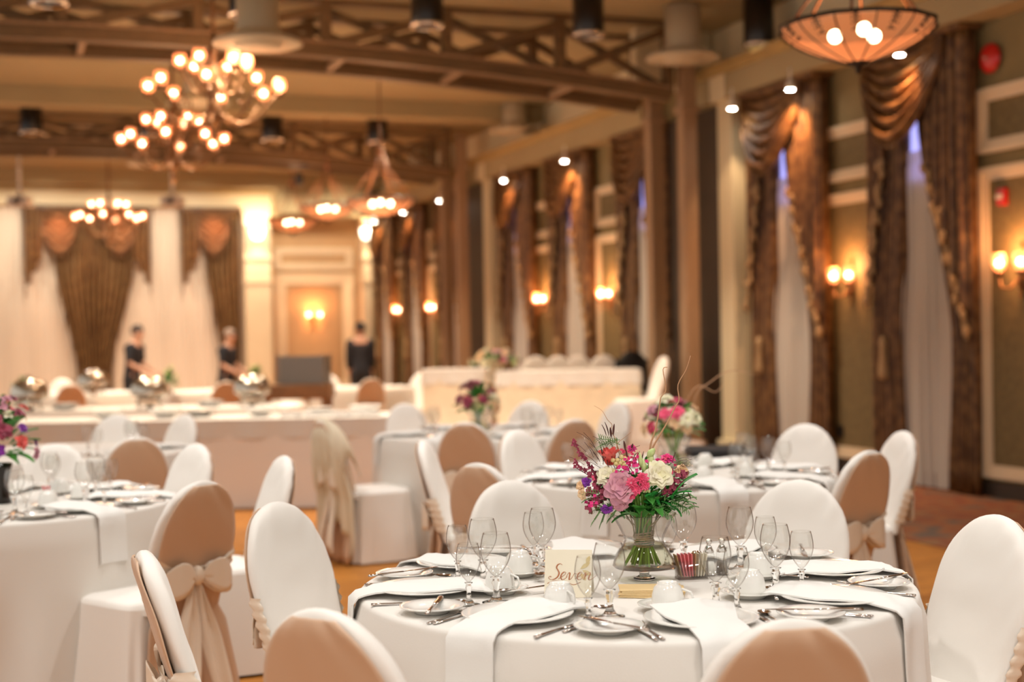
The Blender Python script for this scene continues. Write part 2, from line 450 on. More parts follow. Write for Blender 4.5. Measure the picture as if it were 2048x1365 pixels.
# ---- trusses
def chordz(u): return 4.38 - .36*((u-1.0)/6.2)**2
def truss(v, label):
    root = empty('roof_truss', W(1, v, 0), TH, label, 'truss', 'arched timber lattice trusses')
    L = lambda u, z, dv=0: (u-1.0, dv, z)
    us = [-5+i*.5 for i in range(25)]
    mb = MB()
    for a, b in zip(us, us[1:]): mb.bar(L(a, chordz(a)), L(b, chordz(b)), .13, .13)
    mb.build('lower_chord', 'timber', root)
    mb = MB()
    for a, b in zip(us, us[1:]): mb.bar(L(a, chordz(a)+.078), L(b, chordz(b)+.078), .17, .025)
    mb.build('chord_cap', 'timberpale', root)
    MB().box(-6, 6, -.07, .07, CEIL-.045, CEIL-.002).build('top_chord', 'timber', root)
    nodes = [-4.5+1.277*i for i in range(10)]
    for u in nodes: MB().bar(L(u, chordz(u)), L(u, CEIL-.05), .10, .12, (0, 1, 0)).build('web_post', 'timber', root)
    for a, b in zip(nodes, nodes[1:]):
        MB().bar(L(a, chordz(a)+.06, -.045), L(b, CEIL-.1, -.045), .05, .085, (0, 0, 1)).build('diagonal_brace', 'timber', root)
        MB().bar(L(b, chordz(b)+.06, .045), L(a, CEIL-.1, .045), .05, .085, (0, 0, 1)).build('diagonal_brace', 'timber', root)
    return root
truss(14.2, 'near arched brown timber truss with crossed lattice, front one of the near pair')
truss(15.05, 'arched brown timber truss directly behind the nearest one')
truss(22.4, 'distant arched timber truss above the middle of the hall, front of the far pair')
truss(23.25, 'most distant arched timber truss near the far wall')
for v, lab in ((14.2, 'nearer'), (22.4, 'farther')):
    for k, u in enumerate([-4.5+1.277*i+.2 for i in range(3, 9)]):
        mb = MB().bar((0, -.42, 0), (0, .42, 0), .06, .06)
        o = mb.build('cross_strut', 'timberpale', loc=W(u, v+.425, chordz(u)-.02), rz=TH)
        tag(o, 'short pale strut joining the two %s trusses, number %s from the left wall' % (lab, ['one', 'two', 'three', 'four', 'five', 'six'][k]), 'strut', 'struts between paired trusses')
def post(u, v, lab):
    r = empty('timber_post', W(u, v, 0), TH, lab, 'post', 'tall timber posts under the trusses')
    bevel(MB().box(-.085, .085, -.085, .085, .22, 4.75).build('shaft', 'timberpale', r), .01)
    bevel(MB().box(-.12, .12, -.12, .12, .008, .22).build('plinth', 'timberpale', r), .01)
    MB().box(-.11, .11, -.11, .11, 3.86, 3.92).build('collar', 'timberpale', r)
post(7.22, 14.2, 'pale brown timber post beside the cream pilaster, nearest one')
post(7.22, 15.05, 'pale brown timber post just behind the nearest post')
post(7.22, 22.4, 'slim pale timber post in the middle distance right of the far flowers')
post(7.22, 23.25, 'rearmost slim timber post half hidden behind another post')

# ---- downlight cans
r = empty('ceiling_can_light', label='can', cat='ceiling light')
MB().lathe([(0, .5), (.155, .5), (.155, .02), (.145, 0), (.13, .0), (.13, .06)], 28).build('housing', 'black', r)
MB().lathe([(.157, .02), (.165, .012), (.165, -.005), (.14, -.01), (.13, .0)], 28).build('trim_ring', 'chrome', r)
MB().lathe([(0, .05), (.13, .05)], 20).build('lens', 'pilasterlamp', r)
P = Proto(r)
nm = ['leftmost', 'second from the left', 'middle', 'second from the right', 'rightmost']
for k, (u, v) in enumerate(DOWN):
    P.put(W(u, v, CEIL-.5), TH, 'black cylindrical downlight in front of the near truss, %s of five' % nm[k], 'black cylinder downlights of the near row')
nm = ['leftmost', 'second from the left', 'third from the left', 'rightmost']
for k, (u, v) in enumerate(DOWN2):
    P.put(W(u, v, CEIL-.5), TH, 'small black cylindrical downlight before the far truss, %s of four' % nm[k], 'black cylinder downlights of the far row')
# ---- air diffusers
r = empty('ceiling_diffuser', label='d', cat='air vent')
MB().lathe([(0, .55), (.19, .55), (.18, .16), (.20, .10)], 28).build('duct', 'ventpaint', r)
MB().lathe([(.18, .12), (.24, .07), (.37, .03), (.39, .0), (.36, -.01), (.22, .015), (.2, -.03), (.1, -.04), (0, -.04)], 32).build('diffuser_plate', 'ventpaint', r)
P = Proto(r)
for (px, py, Y, lab) in ((1366, 118, 14.9, 'white duct drop with a round flared vent plate beside the near post'),
                         (516, 88, 12.4, 'white round vent plate on a duct above the big chandelier'),
                         (1030, 262, 21.2, 'white hat-shaped duct vent above the middle of the far cornice'),
                         (838, 345, 25.5, 'small white hat-shaped duct vent near the far end post'),
                         (300, 330, 24.6, 'white duct vent seen just behind the lower chandelier'),
                         (398, 208, 17.6, 'pale duct vent seen through the arms of the big chandelier')):
    p = atY(px, py, Y); P.put(p, 0, lab, 'white round duct vents on the ceiling')

# ---- chandeliers
def chandelier():
    r = empty('chandelier', label='c', cat='chandelier')
    MB().lathe([(.0, .55), (.02, .55), (.02, .42), (.05, .38), (.025, .32), (.035, .22), (.07, .12), (.03, .0), (.05, -.1), (.1, -.2), (.05, -.3), (.02, -.36), (.035, -.42), (0, -.47)], 16).build('central_column', 'bronze', r)
    ch = MB().tube([(0, 0, .55), (0, 0, 1.0)], .012, 8)
    for k in range(8): ch.sphere((0, 0, .58+k*.05), (.022, .022, .03), 8, 6)
    ch.build('suspension_chain', 'bronze', r)
    for (nb, R, z0, ph) in ((6, .27, .22, .3), (8, .56, 0, .1)):
        for k in range(nb):
            a = 2*pi*k/nb+ph
            pts = []
            for t in [i/10 for i in range(11)]:
                rr = .03+R*t; zz = z0 - .22*sin(pi*min(1, t*1.05))*(1-.25*t) - .12*(1-t)*(1 if R > .4 else .2) - .02
                pts.append((rr*cos(a), rr*sin(a), zz))
            arm = MB().tube(pts, .012, 6)
            c = pts[-1]
            # scroll
            sc = [(c[0]*.62+.07*cos(q)*cos(a)*.5, c[1]*.62+.07*cos(q)*sin(a)*.5, z0-.08+.06*sin(q)) for q in [i*pi/6 for i in range(11)]]
            arm.tube(sc, .008, 6)
            arm.lathe([(0, -.03), (.03, -.02), (.05, .0), (.02, .02), (0, .03)], 10, c)
            A = arm.build('arm', 'bronze', r)
            MB().lathe([(.02, .02), (.045, .035), (.06, .08), (.055, .12), (.04, .145)], 14, c).build('glass_shade', 'globe', A)
            MB().sphere((c[0], c[1], c[2]+.08), .026, 10, 8).build('bulb', 'bulb', A)
    return r
RODS = []
P = Proto(chandelier())
for (px, py, Y, sc, lab) in ((428, 185, 13.0, 1.0, 'large two-tier bronze chandelier with glowing globes, nearest one'),
                             (346, 288, 16.6, 1.0, 'bronze chandelier just below and behind the nearest chandelier'),
                             (218, 440, 25.5, 1.0, 'small distant chandelier before the far drapes')):
    p = atY(px, py, Y); o = P.put(p, 0, lab, 'bronze two-tier chandeliers', sc)
    RODS.append((o, CEIL-p.z))
    light('POINT', p+Vector((0, 0, .30)), 14, (1, .58, .30), .35)
    light('POINT', p+Vector((0, 0, -.55)), 26, (1, .58, .30), .3)

# ---- bowl pendants
def pendant():
    r = empty('bowl_pendant', label='c', cat='pendant light')
    n = 12
    def bowl(t, s):
        a = t*2*pi; R = .43*(cos(s*pi/2)**.75 if s < 1 else 0); q = (round(a/(2*pi)*n)/n*2*pi)
        # faceted radius
        d = abs(((a*n/(2*pi)) % 1)-.5)*2
        rr = R*(.985+.015*d)
        return (rr*cos(a), rr*sin(a), -.215*(s**1.2))
    MB().grid(bowl, 48, 14, cu=True).build('glass_bowl', 'alabaster', r)
    rim = MB()
    rim.tube([(.435*cos(i*2*pi/n), .435*sin(i*2*pi/n), .0) for i in range(n+1)], .013, 6)
    for k in range(n):
        a = k*2*pi/n
        pts = []
        for s in [i/10 for i in range(11)]:
            R = .436*(cos(s*pi/2*.98)**.75); pts.append((R*cos(a), R*sin(a), -.215*(s**1.2)-.004))
        rim.tube(pts, .0045, 5)
        # little branching leaf marks between ribs
        b = a+pi/n
        for s in (.1, .2, .3, .42):
            R = .436*(cos(s*pi/2)**.75); z = -.215*s**1.2-.006
            rim.sphere((R*cos(b), R*sin(b), z), (.010, .010, .012), 6, 4)
            rim.sphere((R*cos(b+.05), R*sin(b+.05), z-.008), (.007, .007, .006), 6, 4)
            rim.sphere((R*cos(b-.05), R*sin(b-.05), z-.008), (.007, .007, .006), 6, 4)
    rim.lathe([(0, -.20), (.06, -.205), (.045, -.225), (.02, -.235), (.018, -.26), (.0, -.275)], 12)
    rim.build('iron_frame', 'iron', r)
    rod = MB()
    for k in range(6):
        a = k*pi/3+.2; rod.tube([(.40*cos(a), .40*sin(a), 0), (.11*cos(a), .11*sin(a), .38), (.03*cos(a), .03*sin(a), .62)], .008, 6)
    rod.tube([(0, 0, .55), (0, 0, 1.0)], .014, 8); rod.lathe([(0, .6), (.05, .6), (.05, .64), (0, .66)], 12)
    rod.build('hanger_rods', 'rodbrown', r)
    for k in range(3):
        a = k*2*pi/3+.55
        MB().sphere((.13*cos(a), .13*sin(a), -.045), .038, 12, 8).build('bulb', 'bulb', r)
    return r
pr = pendant()
P = Proto(pr)
for (px, py, Y, lab) in ((1715, 52, 8.05, 'large faceted alabaster bowl pendant with iron ribs at top right'),
                         (762, 400, 17.8, 'glowing bowl pendant in the distance, rightmost of three'),
                         (655, 412, 21.5, 'glowing bowl pendant in the distance, middle of three'),
                         (585, 440, 23.8, 'glowing bowl pendant in the distance, leftmost and lowest of three')):
    p = atY(px, py, Y); o = P.put(p, 0, lab, 'alabaster bowl pendants')
    RODS.append((o, CEIL-p.z))
    light('POINT', p+Vector((0, 0, .10)), 16, (1, .52, .25), .12)

for o, L_ in RODS:
    MB().tube([(0, 0, .98), (0, 0, L_-.02)], .010, 8).lathe([(0, L_-.06), (.05, L_-.05), (.06, L_-.001)], 14).build('ceiling_rod', 'bronze', o)

# ---- curtains
def drape(mb, z0, z1, outer, inner, folds, y0=.07, amp=.04, nz=26, nx=None, ph=0.):
    nx = nx or folds*8
    def fn(i, j):
        z = lerp(z0, z1, j); a = outer(z); b = inner(z)
        w = abs(b-a); x = lerp(a, b, i)
        return (x, y0 + amp*sin(i*folds*2*pi+ph+.5*sin(z*2.1)) + .012*sin(i*folds*4.7+z), z)
    mb.grid(fn, nx, nz)
def swag(mb, xl, xr, z, depth, folds=7, y0=.16, top=.0, fa=.045):
    def fn(i, j):
        g = 4*i*(1-i); g = g**.85
        x = lerp(xl, xr, i); 
        k = j
        zz = z - top*k - depth*k*g - .12*k*(1-g)
        y = y0 + .13*g*k + fa*sin(k*folds*2*pi)*(.25+.75*g)
        return (x, y, zz)
    mb.grid(fn, 26, folds*9)
def jabot(mb, x0, x1, z, l0, l1, folds=4, y0=.2, amp=.04):
    # zig-zag stepped hem: length goes from l0 (at x0) to l1 (at x1)
    def fn(i, j):
        st = (int(i*folds)+.5)/folds*.75+i*.25
        L = lerp(l0, l1, st)
        return (lerp(x0, x1, i), y0+amp*sin(i*folds*2*pi), z-L*j)
    mb.grid(fn, folds*10+1, 22)
def fringe(mb, pts, r=.03):
    for i, p in enumerate(pts): mb.sphere((p[0]+.022*sin(i*2.4), p[1]+.02*sin(i*1.7), p[2]+.03*sin(i*1.3)), (r*1.1, r*.8, r*1.7), 6, 5)
def window_curtain():
    r = empty('window_curtain', label='c', cat='curtain')
    H = 3.96
    tw = lambda z, a, b, c: lerp(c, b, sm(0, 1.2, z)) if z < 1.2 else lerp(b, a, sm(1.2, 3.4, z))
    mb = MB(); drape(mb, .02, H, lambda z: .74, lambda z: tw(z, .22, .34, .30), 6); solidify(mb.build('drape', 'damask', r), .012)
    mb = MB(); drape(mb, .02, H, lambda z: -.74, lambda z: tw(z, .02, -.42, -.36), 6, ph=1.5); solidify(mb.build('drape', 'damask', r), .012)
    mb = MB(); drape(mb, .02, 3.02, lambda z: .5, lambda z: -.52, 9, y0=.035, amp=.018); mb.build('sheer_panel', 'sheerwin', r)
    mb = MB(); swag(mb, .74, -.50, H, .92, 7, y0=.20); solidify(mb.build('swag', 'damask', r), .012)
    mb = MB(); jabot(mb, -.18, -.74, H, 1.1, 2.6, 5, y0=.15); solidify(mb.build('jabot', 'damask', r), .012)
    mb = MB(); jabot(mb, .46, .74, H, 1.0, 2.3, 3, y0=.15); solidify(mb.build('jabot', 'damask', r), .012)
    mb = MB(); fringe(mb, [(lerp(-.18, -.74, i/35), .18, H-lerp(1.1, 2.6, i/35)-.02) for i in range(36)]); mb.build('fringe', 'fringe', r)
    mb = MB(); fringe(mb, [(lerp(.46, .74, i/25), .18, H-lerp(1.0, 2.3, i/25)-.02) for i in range(26)]); mb.build('fringe', 'fringe', r)
    MB().box(-.76, .76, .0, .24, H-.03, H+.015).build('pelmet_board', 'damask', r)
    t = MB().lathe([(0, 0), (.05, .02), (.055, .08), (.03, .3), (.045, .34), (.03, .4), (0, .42)], 12, (.53, .14, .95)); t.build('tassel', 'fringe', r)
    return r
WINV = []
for b in BAYS:
    for d in (-2.44, 0, 2.27): WINV.append(b+d)
P = Proto(window_curtain())
labs = {0: None, 1: 'brown damask curtain between the two largest sconces, just left of the big red bell', 2: 'brown damask curtain on the right wall beside the cream pilaster',
        3: 'brown swagged curtain partly behind the nearest posts', 4: 'brown swagged curtain right of the middle sconces, centre of its bay', 5: 'brown swagged curtain by the red bell in the middle distance',
        6: 'dark brown curtain partly behind the far post', 7: 'distant brown curtain in the middle of the farthest bay', 8: 'brown curtain at the far corner of the hall'}
for k, v in enumerate(WINV):
    if k == 0: continue
    P.put(W(UW-.015, v, 0), TH+pi/2, labs[k], 'brown damask curtains along the right wall')
for k, v in enumerate(WINV):
    if k == 0: continue
    w_ = MB().box(UW-.008, UW-.0005, v-.36, v+.36, 2.75, 3.55)
    S('window_%d' % k, w_, 'daylight')
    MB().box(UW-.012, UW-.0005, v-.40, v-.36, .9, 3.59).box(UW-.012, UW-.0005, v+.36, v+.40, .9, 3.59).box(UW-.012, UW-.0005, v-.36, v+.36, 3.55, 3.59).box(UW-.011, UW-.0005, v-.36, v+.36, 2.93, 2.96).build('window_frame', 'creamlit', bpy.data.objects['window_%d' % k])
lit = MB
def spotfix():
    r = empty('curtain_spotlight', label='c', cat='spotlight')
    MB().tube([(0, 0, .16), (0, 0, .03)], .012, 8).build('stem', 'white', r)
    hd = MB().lathe([(0, .03), (.035, .03), (.045, -.06), (.04, -.06)], 14).build('head', 'white', r)
    MB().lathe([(0, -.058), (.04, -.058)], 12).build('lens', 'spotlens', hd)
    return r
P = Proto(spotfix())
slabs = ['', 'small lit spotlight beside the large alabaster bowl, over the brown curtain', 'small lit spotlight over the curtain beside the cream pilaster', '', 'small lit spotlight over the middle curtain of the second bay',
         'small lit spotlight beside the red bell over the curtain', 'tiny lit spotlight above the curtain behind the far post', 'tiny lit spotlight above the middle curtain of the farthest bay', 'tiny lit spotlight above the far corner curtain']
for k, v in enumerate(WINV):
    if k in (0, 3): continue
    p = W(UW-.42, v-{1: .16, 2: .62, 4: .54, 5: .28}.get(k, .35), 3.86)
    P.put(p, TH+pi/2, slabs[k], 'spotlights over the right wall curtains')
    light('SPOT', p+Vector((0, 0, -.07)), 90, (1, .50, .24), .03, W(UW-.12, v+.02, 2.6), 84, .8)
p = W(UW-.46, 13.38, 3.84); P.put(p, TH+pi/2, 'small lit spotlight shining on the cream pilaster', 'spotlights over the right wall curtains')
light('SPOT', p+Vector((0, 0, -.07)), 40, (1, .66, .4), .03, W(UW-.2, 14.0, 2.6), 50, .8)

# ---- wall sconces
def sconce():
    r = empty('wall_sconce', label='c', cat='wall light')
    mb = MB().lathe([(0, -.18), (.02, -.16), (.045, -.05), (.05, .05), (.02, .2), (0, .26)], 14, (0, .02, 0), .5)
    mb.lathe([(0, -.22), (.02, -.2), (0, -.17)], 10, (0, .03, 0))
    mb.build('backplate', 'bronze', r)
    for s in (-1, 1):
        pts = [(s*.01, .04, -.06), (s*.05, .10, -.14), (s*.11, .14, -.13), (s*.13, .14, -.03)]
        A = MB().tube(pts, .010, 8).lathe([(0, -.04), (.03, -.03), (.045, -.005), (.02, .0)], 12, (s*.13, .14, 0)).build('arm', 'bronze', r)
        MB().lathe([(.02, .0), (.042, .02), (.06, .07), (.058, .12), (.045, .15)], 16, (s*.13, .14, 0)).build('glass_shade', 'globe', A)
        MB().sphere((s*.13, .14, .07), .03, 12, 8).build('bulb', 'bulb', A)
    return r
P = Proto(sconce())
sc = []
for b in BAYS:
    for d in (-1.22, 1.22): sc.append(b+d)
sl = ['two-arm wall sconce nearest the right edge of the view', 'two-arm wall sconce between the two nearest curtains', 'two-arm wall sconce in the second bay, right one', 'two-arm wall sconce in the second bay, left one',
      'small distant sconce on the right wall, right one of the last pair', 'small distant sconce on the right wall nearest the far corner']
SCZ = 1.88
for k, v in enumerate(sc):
    P.put(W(UW-.012, v+.0, SCZ), TH+pi/2, sl[k], 'bronze two-arm sconces on the right wall')
    light('POINT', W(UW-.17, v, SCZ+.16), 16, (1, .45, .18), .06)
p = atY(622, 634, 30.0)
# ---- fire bells and alarms
for v, lab in ((9.75, 'red round fire alarm bell high on the right wall'), (23.0+.55, 'small red bell above a curtain in the middle distance')):
    r = empty('fire_bell', W(UW-.001, v, 3.66), TH+pi/2, lab, 'alarm bell', 'red fire bells')
    def dome(i, j): 
        a = i*2*pi; R = .125*sin(j*pi/2); return (R*cos(a), .03+.05*cos(j*pi/2), R*sin(a))
    MB().grid(dome, 24, 8, cu=True).build('gong', 'red', r)
    MB().box(-.06, .06, 0, .035, -.06, .06).build('back_box', 'red', r)
    MB().sphere((0, .085, 0), .014, 8, 6).build('centre_bolt', 'chrome', r)
r = empty('fire_alarm_strobe', W(UW-.013, 9.62, 2.5), TH+pi/2, 'small red fire alarm box with a clear lens above the right sconce', 'fire alarm')
bevel(MB().box(-.05, .05, 0, .05, -.07, .07).build('housing', 'red', r), .008)
bevel(MB().box(-.035, .035, .05, .065, -.02, .02).build('lens', 'offwhite', r), .004)
r = empty('wall_outlet', W(UW-.013, 12.1, .42), TH+pi/2, 'dark wall socket low on the panel between the nearest curtains', 'socket')
bevel(MB().box(-.05, .05, 0, .02, -.06, .06).build('plate', 'black', r), .005)

# ================================================================== FAR WALL
def FU(px, py=500):  # u on the far wall for a pixel column
    d = ray(px, py); # v of the ray
    du = d.x*CT + d.y*ST; dv = -d.x*ST + d.y*CT
    return du/dv*VF
def FZ(px, py):
    d = ray(px, py); dv = -d.x*ST + d.y*CT
    return CAMZ + d.z*VF/dv
u0, u1 = FU(-120), FU(482)
# cornice & cove on the far wall
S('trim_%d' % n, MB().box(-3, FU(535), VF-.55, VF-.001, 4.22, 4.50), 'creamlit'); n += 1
S('trim_%d' % n, MB().box(-3, FU(535), VF-.62, VF-.001, 4.50, 4.58).box(-3, FU(535), VF-.5, VF-.001, 4.58, 4.66), 'gold'); n += 1
# soffit over the sconce bay
S('trim_%d' % n, MB().box(FU(535), FU(716), VF-1.2, VF-.001, 4.05, CEIL-.001), 'ceiling'); n += 1
def pilaster(pa, pb):
    global n
    a, b = FU(pa), min(FU(pb), UW-.06)
    mb = MB(); mb.box(a, b, VF-.45, VF-.001, .02, 4.21); mb.box(a-.04, b+.04, VF-.5, VF-.001, 0.008, .3)
    mb.box(a-.03, b+.03, VF-.49, VF-.001, 3.1, 3.16); mb.box(a-.03, b+.03, VF-.49, VF-.001, 2.6, 2.66); mb.box(a-.05, b+.05, VF-.52, VF-.001, 4.1, 4.22)
    S('trim_%d' % n, mb, 'cream'); n += 1
    return (a+b)/2
for (pa, pb, lab) in ((482, 534, 'glowing half-round uplight on the left cream pilaster'), (716, 757, 'glowing half-round uplight on the right cream pilaster at the far corner')):
    cu = pilaster(pa, pb)
    r = empty('pilaster_uplight', W(cu, VF-.45, FZ((pa+pb)/2, 470)), TH+pi, lab, 'wall light', 'uplights on the far pilasters')
    def cup(i, j):
        a = i*pi; R = .15*sin(.25+j*(pi/2-.25)); return (R*cos(a), .01+R*sin(a), -.24*cos(j*pi/2)+.1)
    MB().grid(cup, 16, 8).build('glass_shade', 'pilasterlamp', r)
    MB().box(-.05, .05, 0, .04, -.16, .0).build('bracket', 'bronze', r)
    light('SPOT', W(cu, VF-.72, FZ((pa+pb)/2, 470)+.0), 60, (1, .75, .5), .05, W(cu, VF-.4, 4.6), 120)
    light('SPOT', W(cu, VF-.85, 3.9), 90, (1, .75, .5), .05, W(cu, VF-.4, 1.4), 60)
# panelled bay with sconce on far wall
a, b = FU(548), FU(704)
mb = MB(); frame(mb, 'u', (a+b)/2, b-a, .2, FZ(620, 548), .06, .24); mb.build('panel_moulding', 'cream', wf)
mb = MB(); frame(mb, 'u', (a+b)/2, b-a, FZ(620, 540), FZ(620, 496), .06, .14); mb.build('panel_moulding', 'cream', wf)
mb = MB(); frame(mb, 'u', (FU(570)+FU(672))/2, FU(672)-FU(570), .25, FZ(620, 572), .05, .10); mb.build('panel_moulding', 'farwall', wf)
p = W((FU(607)+FU(640))/2, VF-.02, FZ(622, 636))
P.put(p, TH+pi, 'two-arm sconce on the tan panel of the far wall', 'bronze two-arm sconces on the right wall')
bpy.data.objects[-1:]
light('POINT', p+Vector((W(0, -.22, .12))), 22, (1, .42, .16), .08)

# sheer wall of curtain
r = empty('sheer_curtain', W((u0+u1)/2, VF-.16, 0), TH+pi, 'long white pleated sheer covering the far wall behind the brown drapes', 'curtain')
mb = MB(); hw = (u1-u0)/2
drape(mb, .01, 4.22, lambda z: -hw, lambda z: hw, 46, y0=.04, amp=.035, nz=4, nx=46*6); mb.build('sheer_panel', 'sheer', r)
# brown drape units
def far_unit(pa, pb, cut, label):
    cu = FU(pa)
    r = empty('swagged_drape', W(cu, VF-.28, 0), TH+pi, label, 'curtain')
    sc = (FU(295)-FU(48))/247.0
    X = lambda px: -(px)*sc          # local x runs to image left, offset px from the unit's left edge
    H = 4.20
    z1 = FZ(110, 515); 
    def dr(la, lb, ta, tb, folds, name='drape'):
        mb = MB()
        def fn(i, j):
            z = lerp(.02, H-.05, j); k = sm(.8, 3.3, z) ** .8
            x = lerp(lerp(X(ta), X(la), k), lerp(X(tb), X(lb), k), i)
            return (x, .08+.06*sin(i*folds*2*pi)+.02*sin(i*folds*5.1), z)
        mb.grid(fn, folds*8, 20); solidify(mb.build(name, 'damask_gold', r), .015)
    if not cut:
        dr(57, 137, 98, 134, 6); dr(137, 217, 134, 168, 6)
    else:
        dr(50, 122, 82, 122, 6)
    for (sa, sb) in (((24, 110), (142, 230)) if not cut else ((24, 106),)):
        mb = MB(); swag(mb, X(sa), X(sb), H, H-FZ(110, 515), 6, y0=.2, fa=.085); solidify(mb.build('swag', 'swaggold', r), .015)
    mb = MB(); jabot(mb, X(34), X(0), H, 1.0, 1.72, 3, y0=.25); solidify(mb.build('jabot', 'damask', r), .015)
    if not cut:
        mb = MB(); jabot(mb, X(214), X(247), H, 1.0, 1.72, 3, y0=.25); solidify(mb.build('jabot', 'damask', r), .015)
        fringe(mb, [])
    w = 250 if not cut else 122
    MB().box(X(w), X(-2), .0, .3, H-.06, H).build('pelmet_board', 'damask', r)
    for (s_, on) in ((67, 1), (187, .5)) if not cut else ((67, 1),):
        q = W(cu+s_*sc, VF-1.0, 4.15)
        light('SPOT', q, 60*on, (1, .42, .20), .05, W(cu+s_*sc, VF-.4, 3.2), 85, 1)
far_unit(48, 295, False, 'double brown swagged drape on the far wall with a tapering centre')
far_unit(358, 475, True, 'brown swagged drape on the far wall beside the cream pilaster')

# projectors
for (px, py, Y, sx, lab) in ((40, 402, 23.6, 1, 'white projector hanging from a pale pole at the left edge'),
                             (345, 402, 23.6, 1, 'white projector hanging before the far cornice, below the chandeliers')):
    p = atY(px, py, Y)
    r = empty('ceiling_projector', p, 0, lab, 'projector', 'white ceiling projectors')
    bevel(MB().box(-.17, .17, -.16, .16, -.09, .06).build('body', 'offwhite', r), .02)
    MB().tube([(0, -.16, -.02), (0, -.20, -.02)], .05, 14).build('lens', 'black', r)
    MB().tube([(0, 0, .06), (0, 0, CEIL-p.z)], .028, 10).build('pole', 'white', r)
    MB().lathe([(0, .06), (.08, .06), (.06, .1), (0, .1)], 12).build('mount', 'white', r)
# hanging dark speaker bracket
p = atY(598, 352, 20)
r = empty('pendant_speaker', p, 0, 'small dark loudspeaker hanging below the far truss', 'speaker')
bevel(MB().box(-.05, .05, -.06, .06, -.13, .02).build('cabinet', 'black', r), .01); MB().tube([(0, 0, .02), (0, 0, .16)], .012, 8).build('bracket', 'black', r)
MB().box(-.12, .12, -.03, .03, .12, .17).build('mounting_bar', 'black', r)

# ================================================================== CLOTHS
def round_cloth(loc, label, R=.76, seed=1, nth=220, cat='tablecloth', name='tablecloth'):
    rnd = random.Random(seed); H = .762
    ks = [(rnd.randint(9, 15), rnd.uniform(0, 6.28), .6), (rnd.randint(16, 24), rnd.uniform(0, 6.28), .4), (rnd.randint(5, 8), rnd.uniform(0, 6.28), .4)]
    prof = []
    for i in range(8): prof.append((R*(i/8), H, 0))
    for i in range(6):
        a = i/5*pi/2; prof.append((R-.018+.018*sin(a), H-.018+.018*cos(a), 0))
    for i in range(1, 17):
        t = i/16; prof.append((R+.012+.04*t, H-.018-(H-.024)*t, t))
    def fn(i, j):
        k = min(len(prof)-1, int(round(j*(len(prof)-1)))); r, z, t = prof[k]; a = i*2*pi
        w = sum(c*sin(kk*a+p+t*.8) for kk, p, c in ks)
        return (cos(a)*(r+.040*w*sm(.22, 1, t)), sin(a)*(r+.040*w*sm(.22, 1, t)), z)
    mb = MB().grid(fn, nth, len(prof), cu=True)
    o = mb.build(name, 'linen', loc=loc)
    return tag(o, label, cat, 'floor-length white cloths on round tables')
TM = Vector((.325, 3.92, 0)); TR = Vector((.77, 6.8, 0)); TL = Vector((-2.24, 6.1, 0)); TB = Vector((-.2, 9.9, 0)); TLB = Vector((-2.80, 8.85, 0))
round_cloth(TM, 'white floor-length cloth over the front round table', seed=3, nth=320)
round_cloth(TR, 'white cloth over the round table behind and right of the vase', seed=4)
round_cloth(TL, 'white cloth over the round table cut by the left edge', seed=5)
round_cloth(TB, 'white cloth over the round table behind, before the draped head table', seed=6)
round_cloth(TLB, 'white cloth over the round table behind the left edge table', seed=8)
TF = [atz(150, 787, .76), atz(440, 782, .76), atz(712, 776, .76)]
for q in TF: q.z = 0
round_cloth(TF[0], 'distant white round table cloth at far left below the drapes', seed=11, nth=90)
round_cloth(TF[1], 'distant white round table cloth near the standing waiter', seed=12, nth=90)
round_cloth(TF[2], 'distant white round table cloth in front of the man facing away', seed=13, nth=90)

def box_cloth(name, loc, rz, w, d, H, label, mtop, mskirt, waves=26, z0=0.0, cat='tablecloth'):
    r = empty(name, loc, rz, label, cat)
    mb = MB()
    # top with short overhang
    hw, hd = w/2, d/2
    per = 2*(w+d)
    def P2(s, off):
        s = (s % 1)*per
        if s < w: x, y, nx, ny = -hw+s, -hd, 0, -1
        elif s < w+d: x, y, nx, ny = hw, -hd+s-w, 1, 0
        elif s < 2*w+d: x, y, nx, ny = hw-(s-w-d), hd, 0, 1
        else: x, y, nx, ny = -hw, hd-(s-2*w-d), -1, 0
        return x+nx*off, y+ny*off
    nn = int(per/.05)
    def fn(i, j):
        off = .012+.012*sin(i*waves*2.3*2*pi)*j; x, y = P2(i, off); return (x, y, H-.16*j)
    mb.grid(fn, nn, 4, cu=True)
    mb._add([(-hw-.012, -hd-.012, H), (hw+.012, -hd-.012, H), (hw+.012, hd+.012, H), (-hw-.012, hd+.012, H)], [(0, 1, 2, 3)], False)
    mb.build('top_cloth', mtop, r)
    mb = MB()
    def fn(i, j):
        x, y = P2(i, .003+.014*sin(i*waves*2*pi)*j); return (x, y, lerp(H-.02, z0+.01, j))
    mb.grid(fn, nn*2, 5, cu=True); mb.build('skirt', mskirt, r)
    return r
# buffet in front and a second row behind it
pa = atY(-60, 850, 12.0); pb = atY(788, 840, 12.0)
box_cloth('buffet_table', ((pa.x+pb.x)/2, 12.4, 0), 0, pb.x-pa.x, .8, .76, 'long white-topped buffet table with a plain beige skirt', 'linen', 'skirting', 10, cat='buffet table')
pa = atY(-40, 820, 13.8); pb = atY(585, 820, 13.8)
box_cloth('buffet_table', ((pa.x+pb.x)/2, 14.3, 0), 0, pb.x-pa.x, .9, .76, 'second white buffet table behind the first, carrying silver chafing dishes', 'linen', 'linen', 30, cat='buffet table')
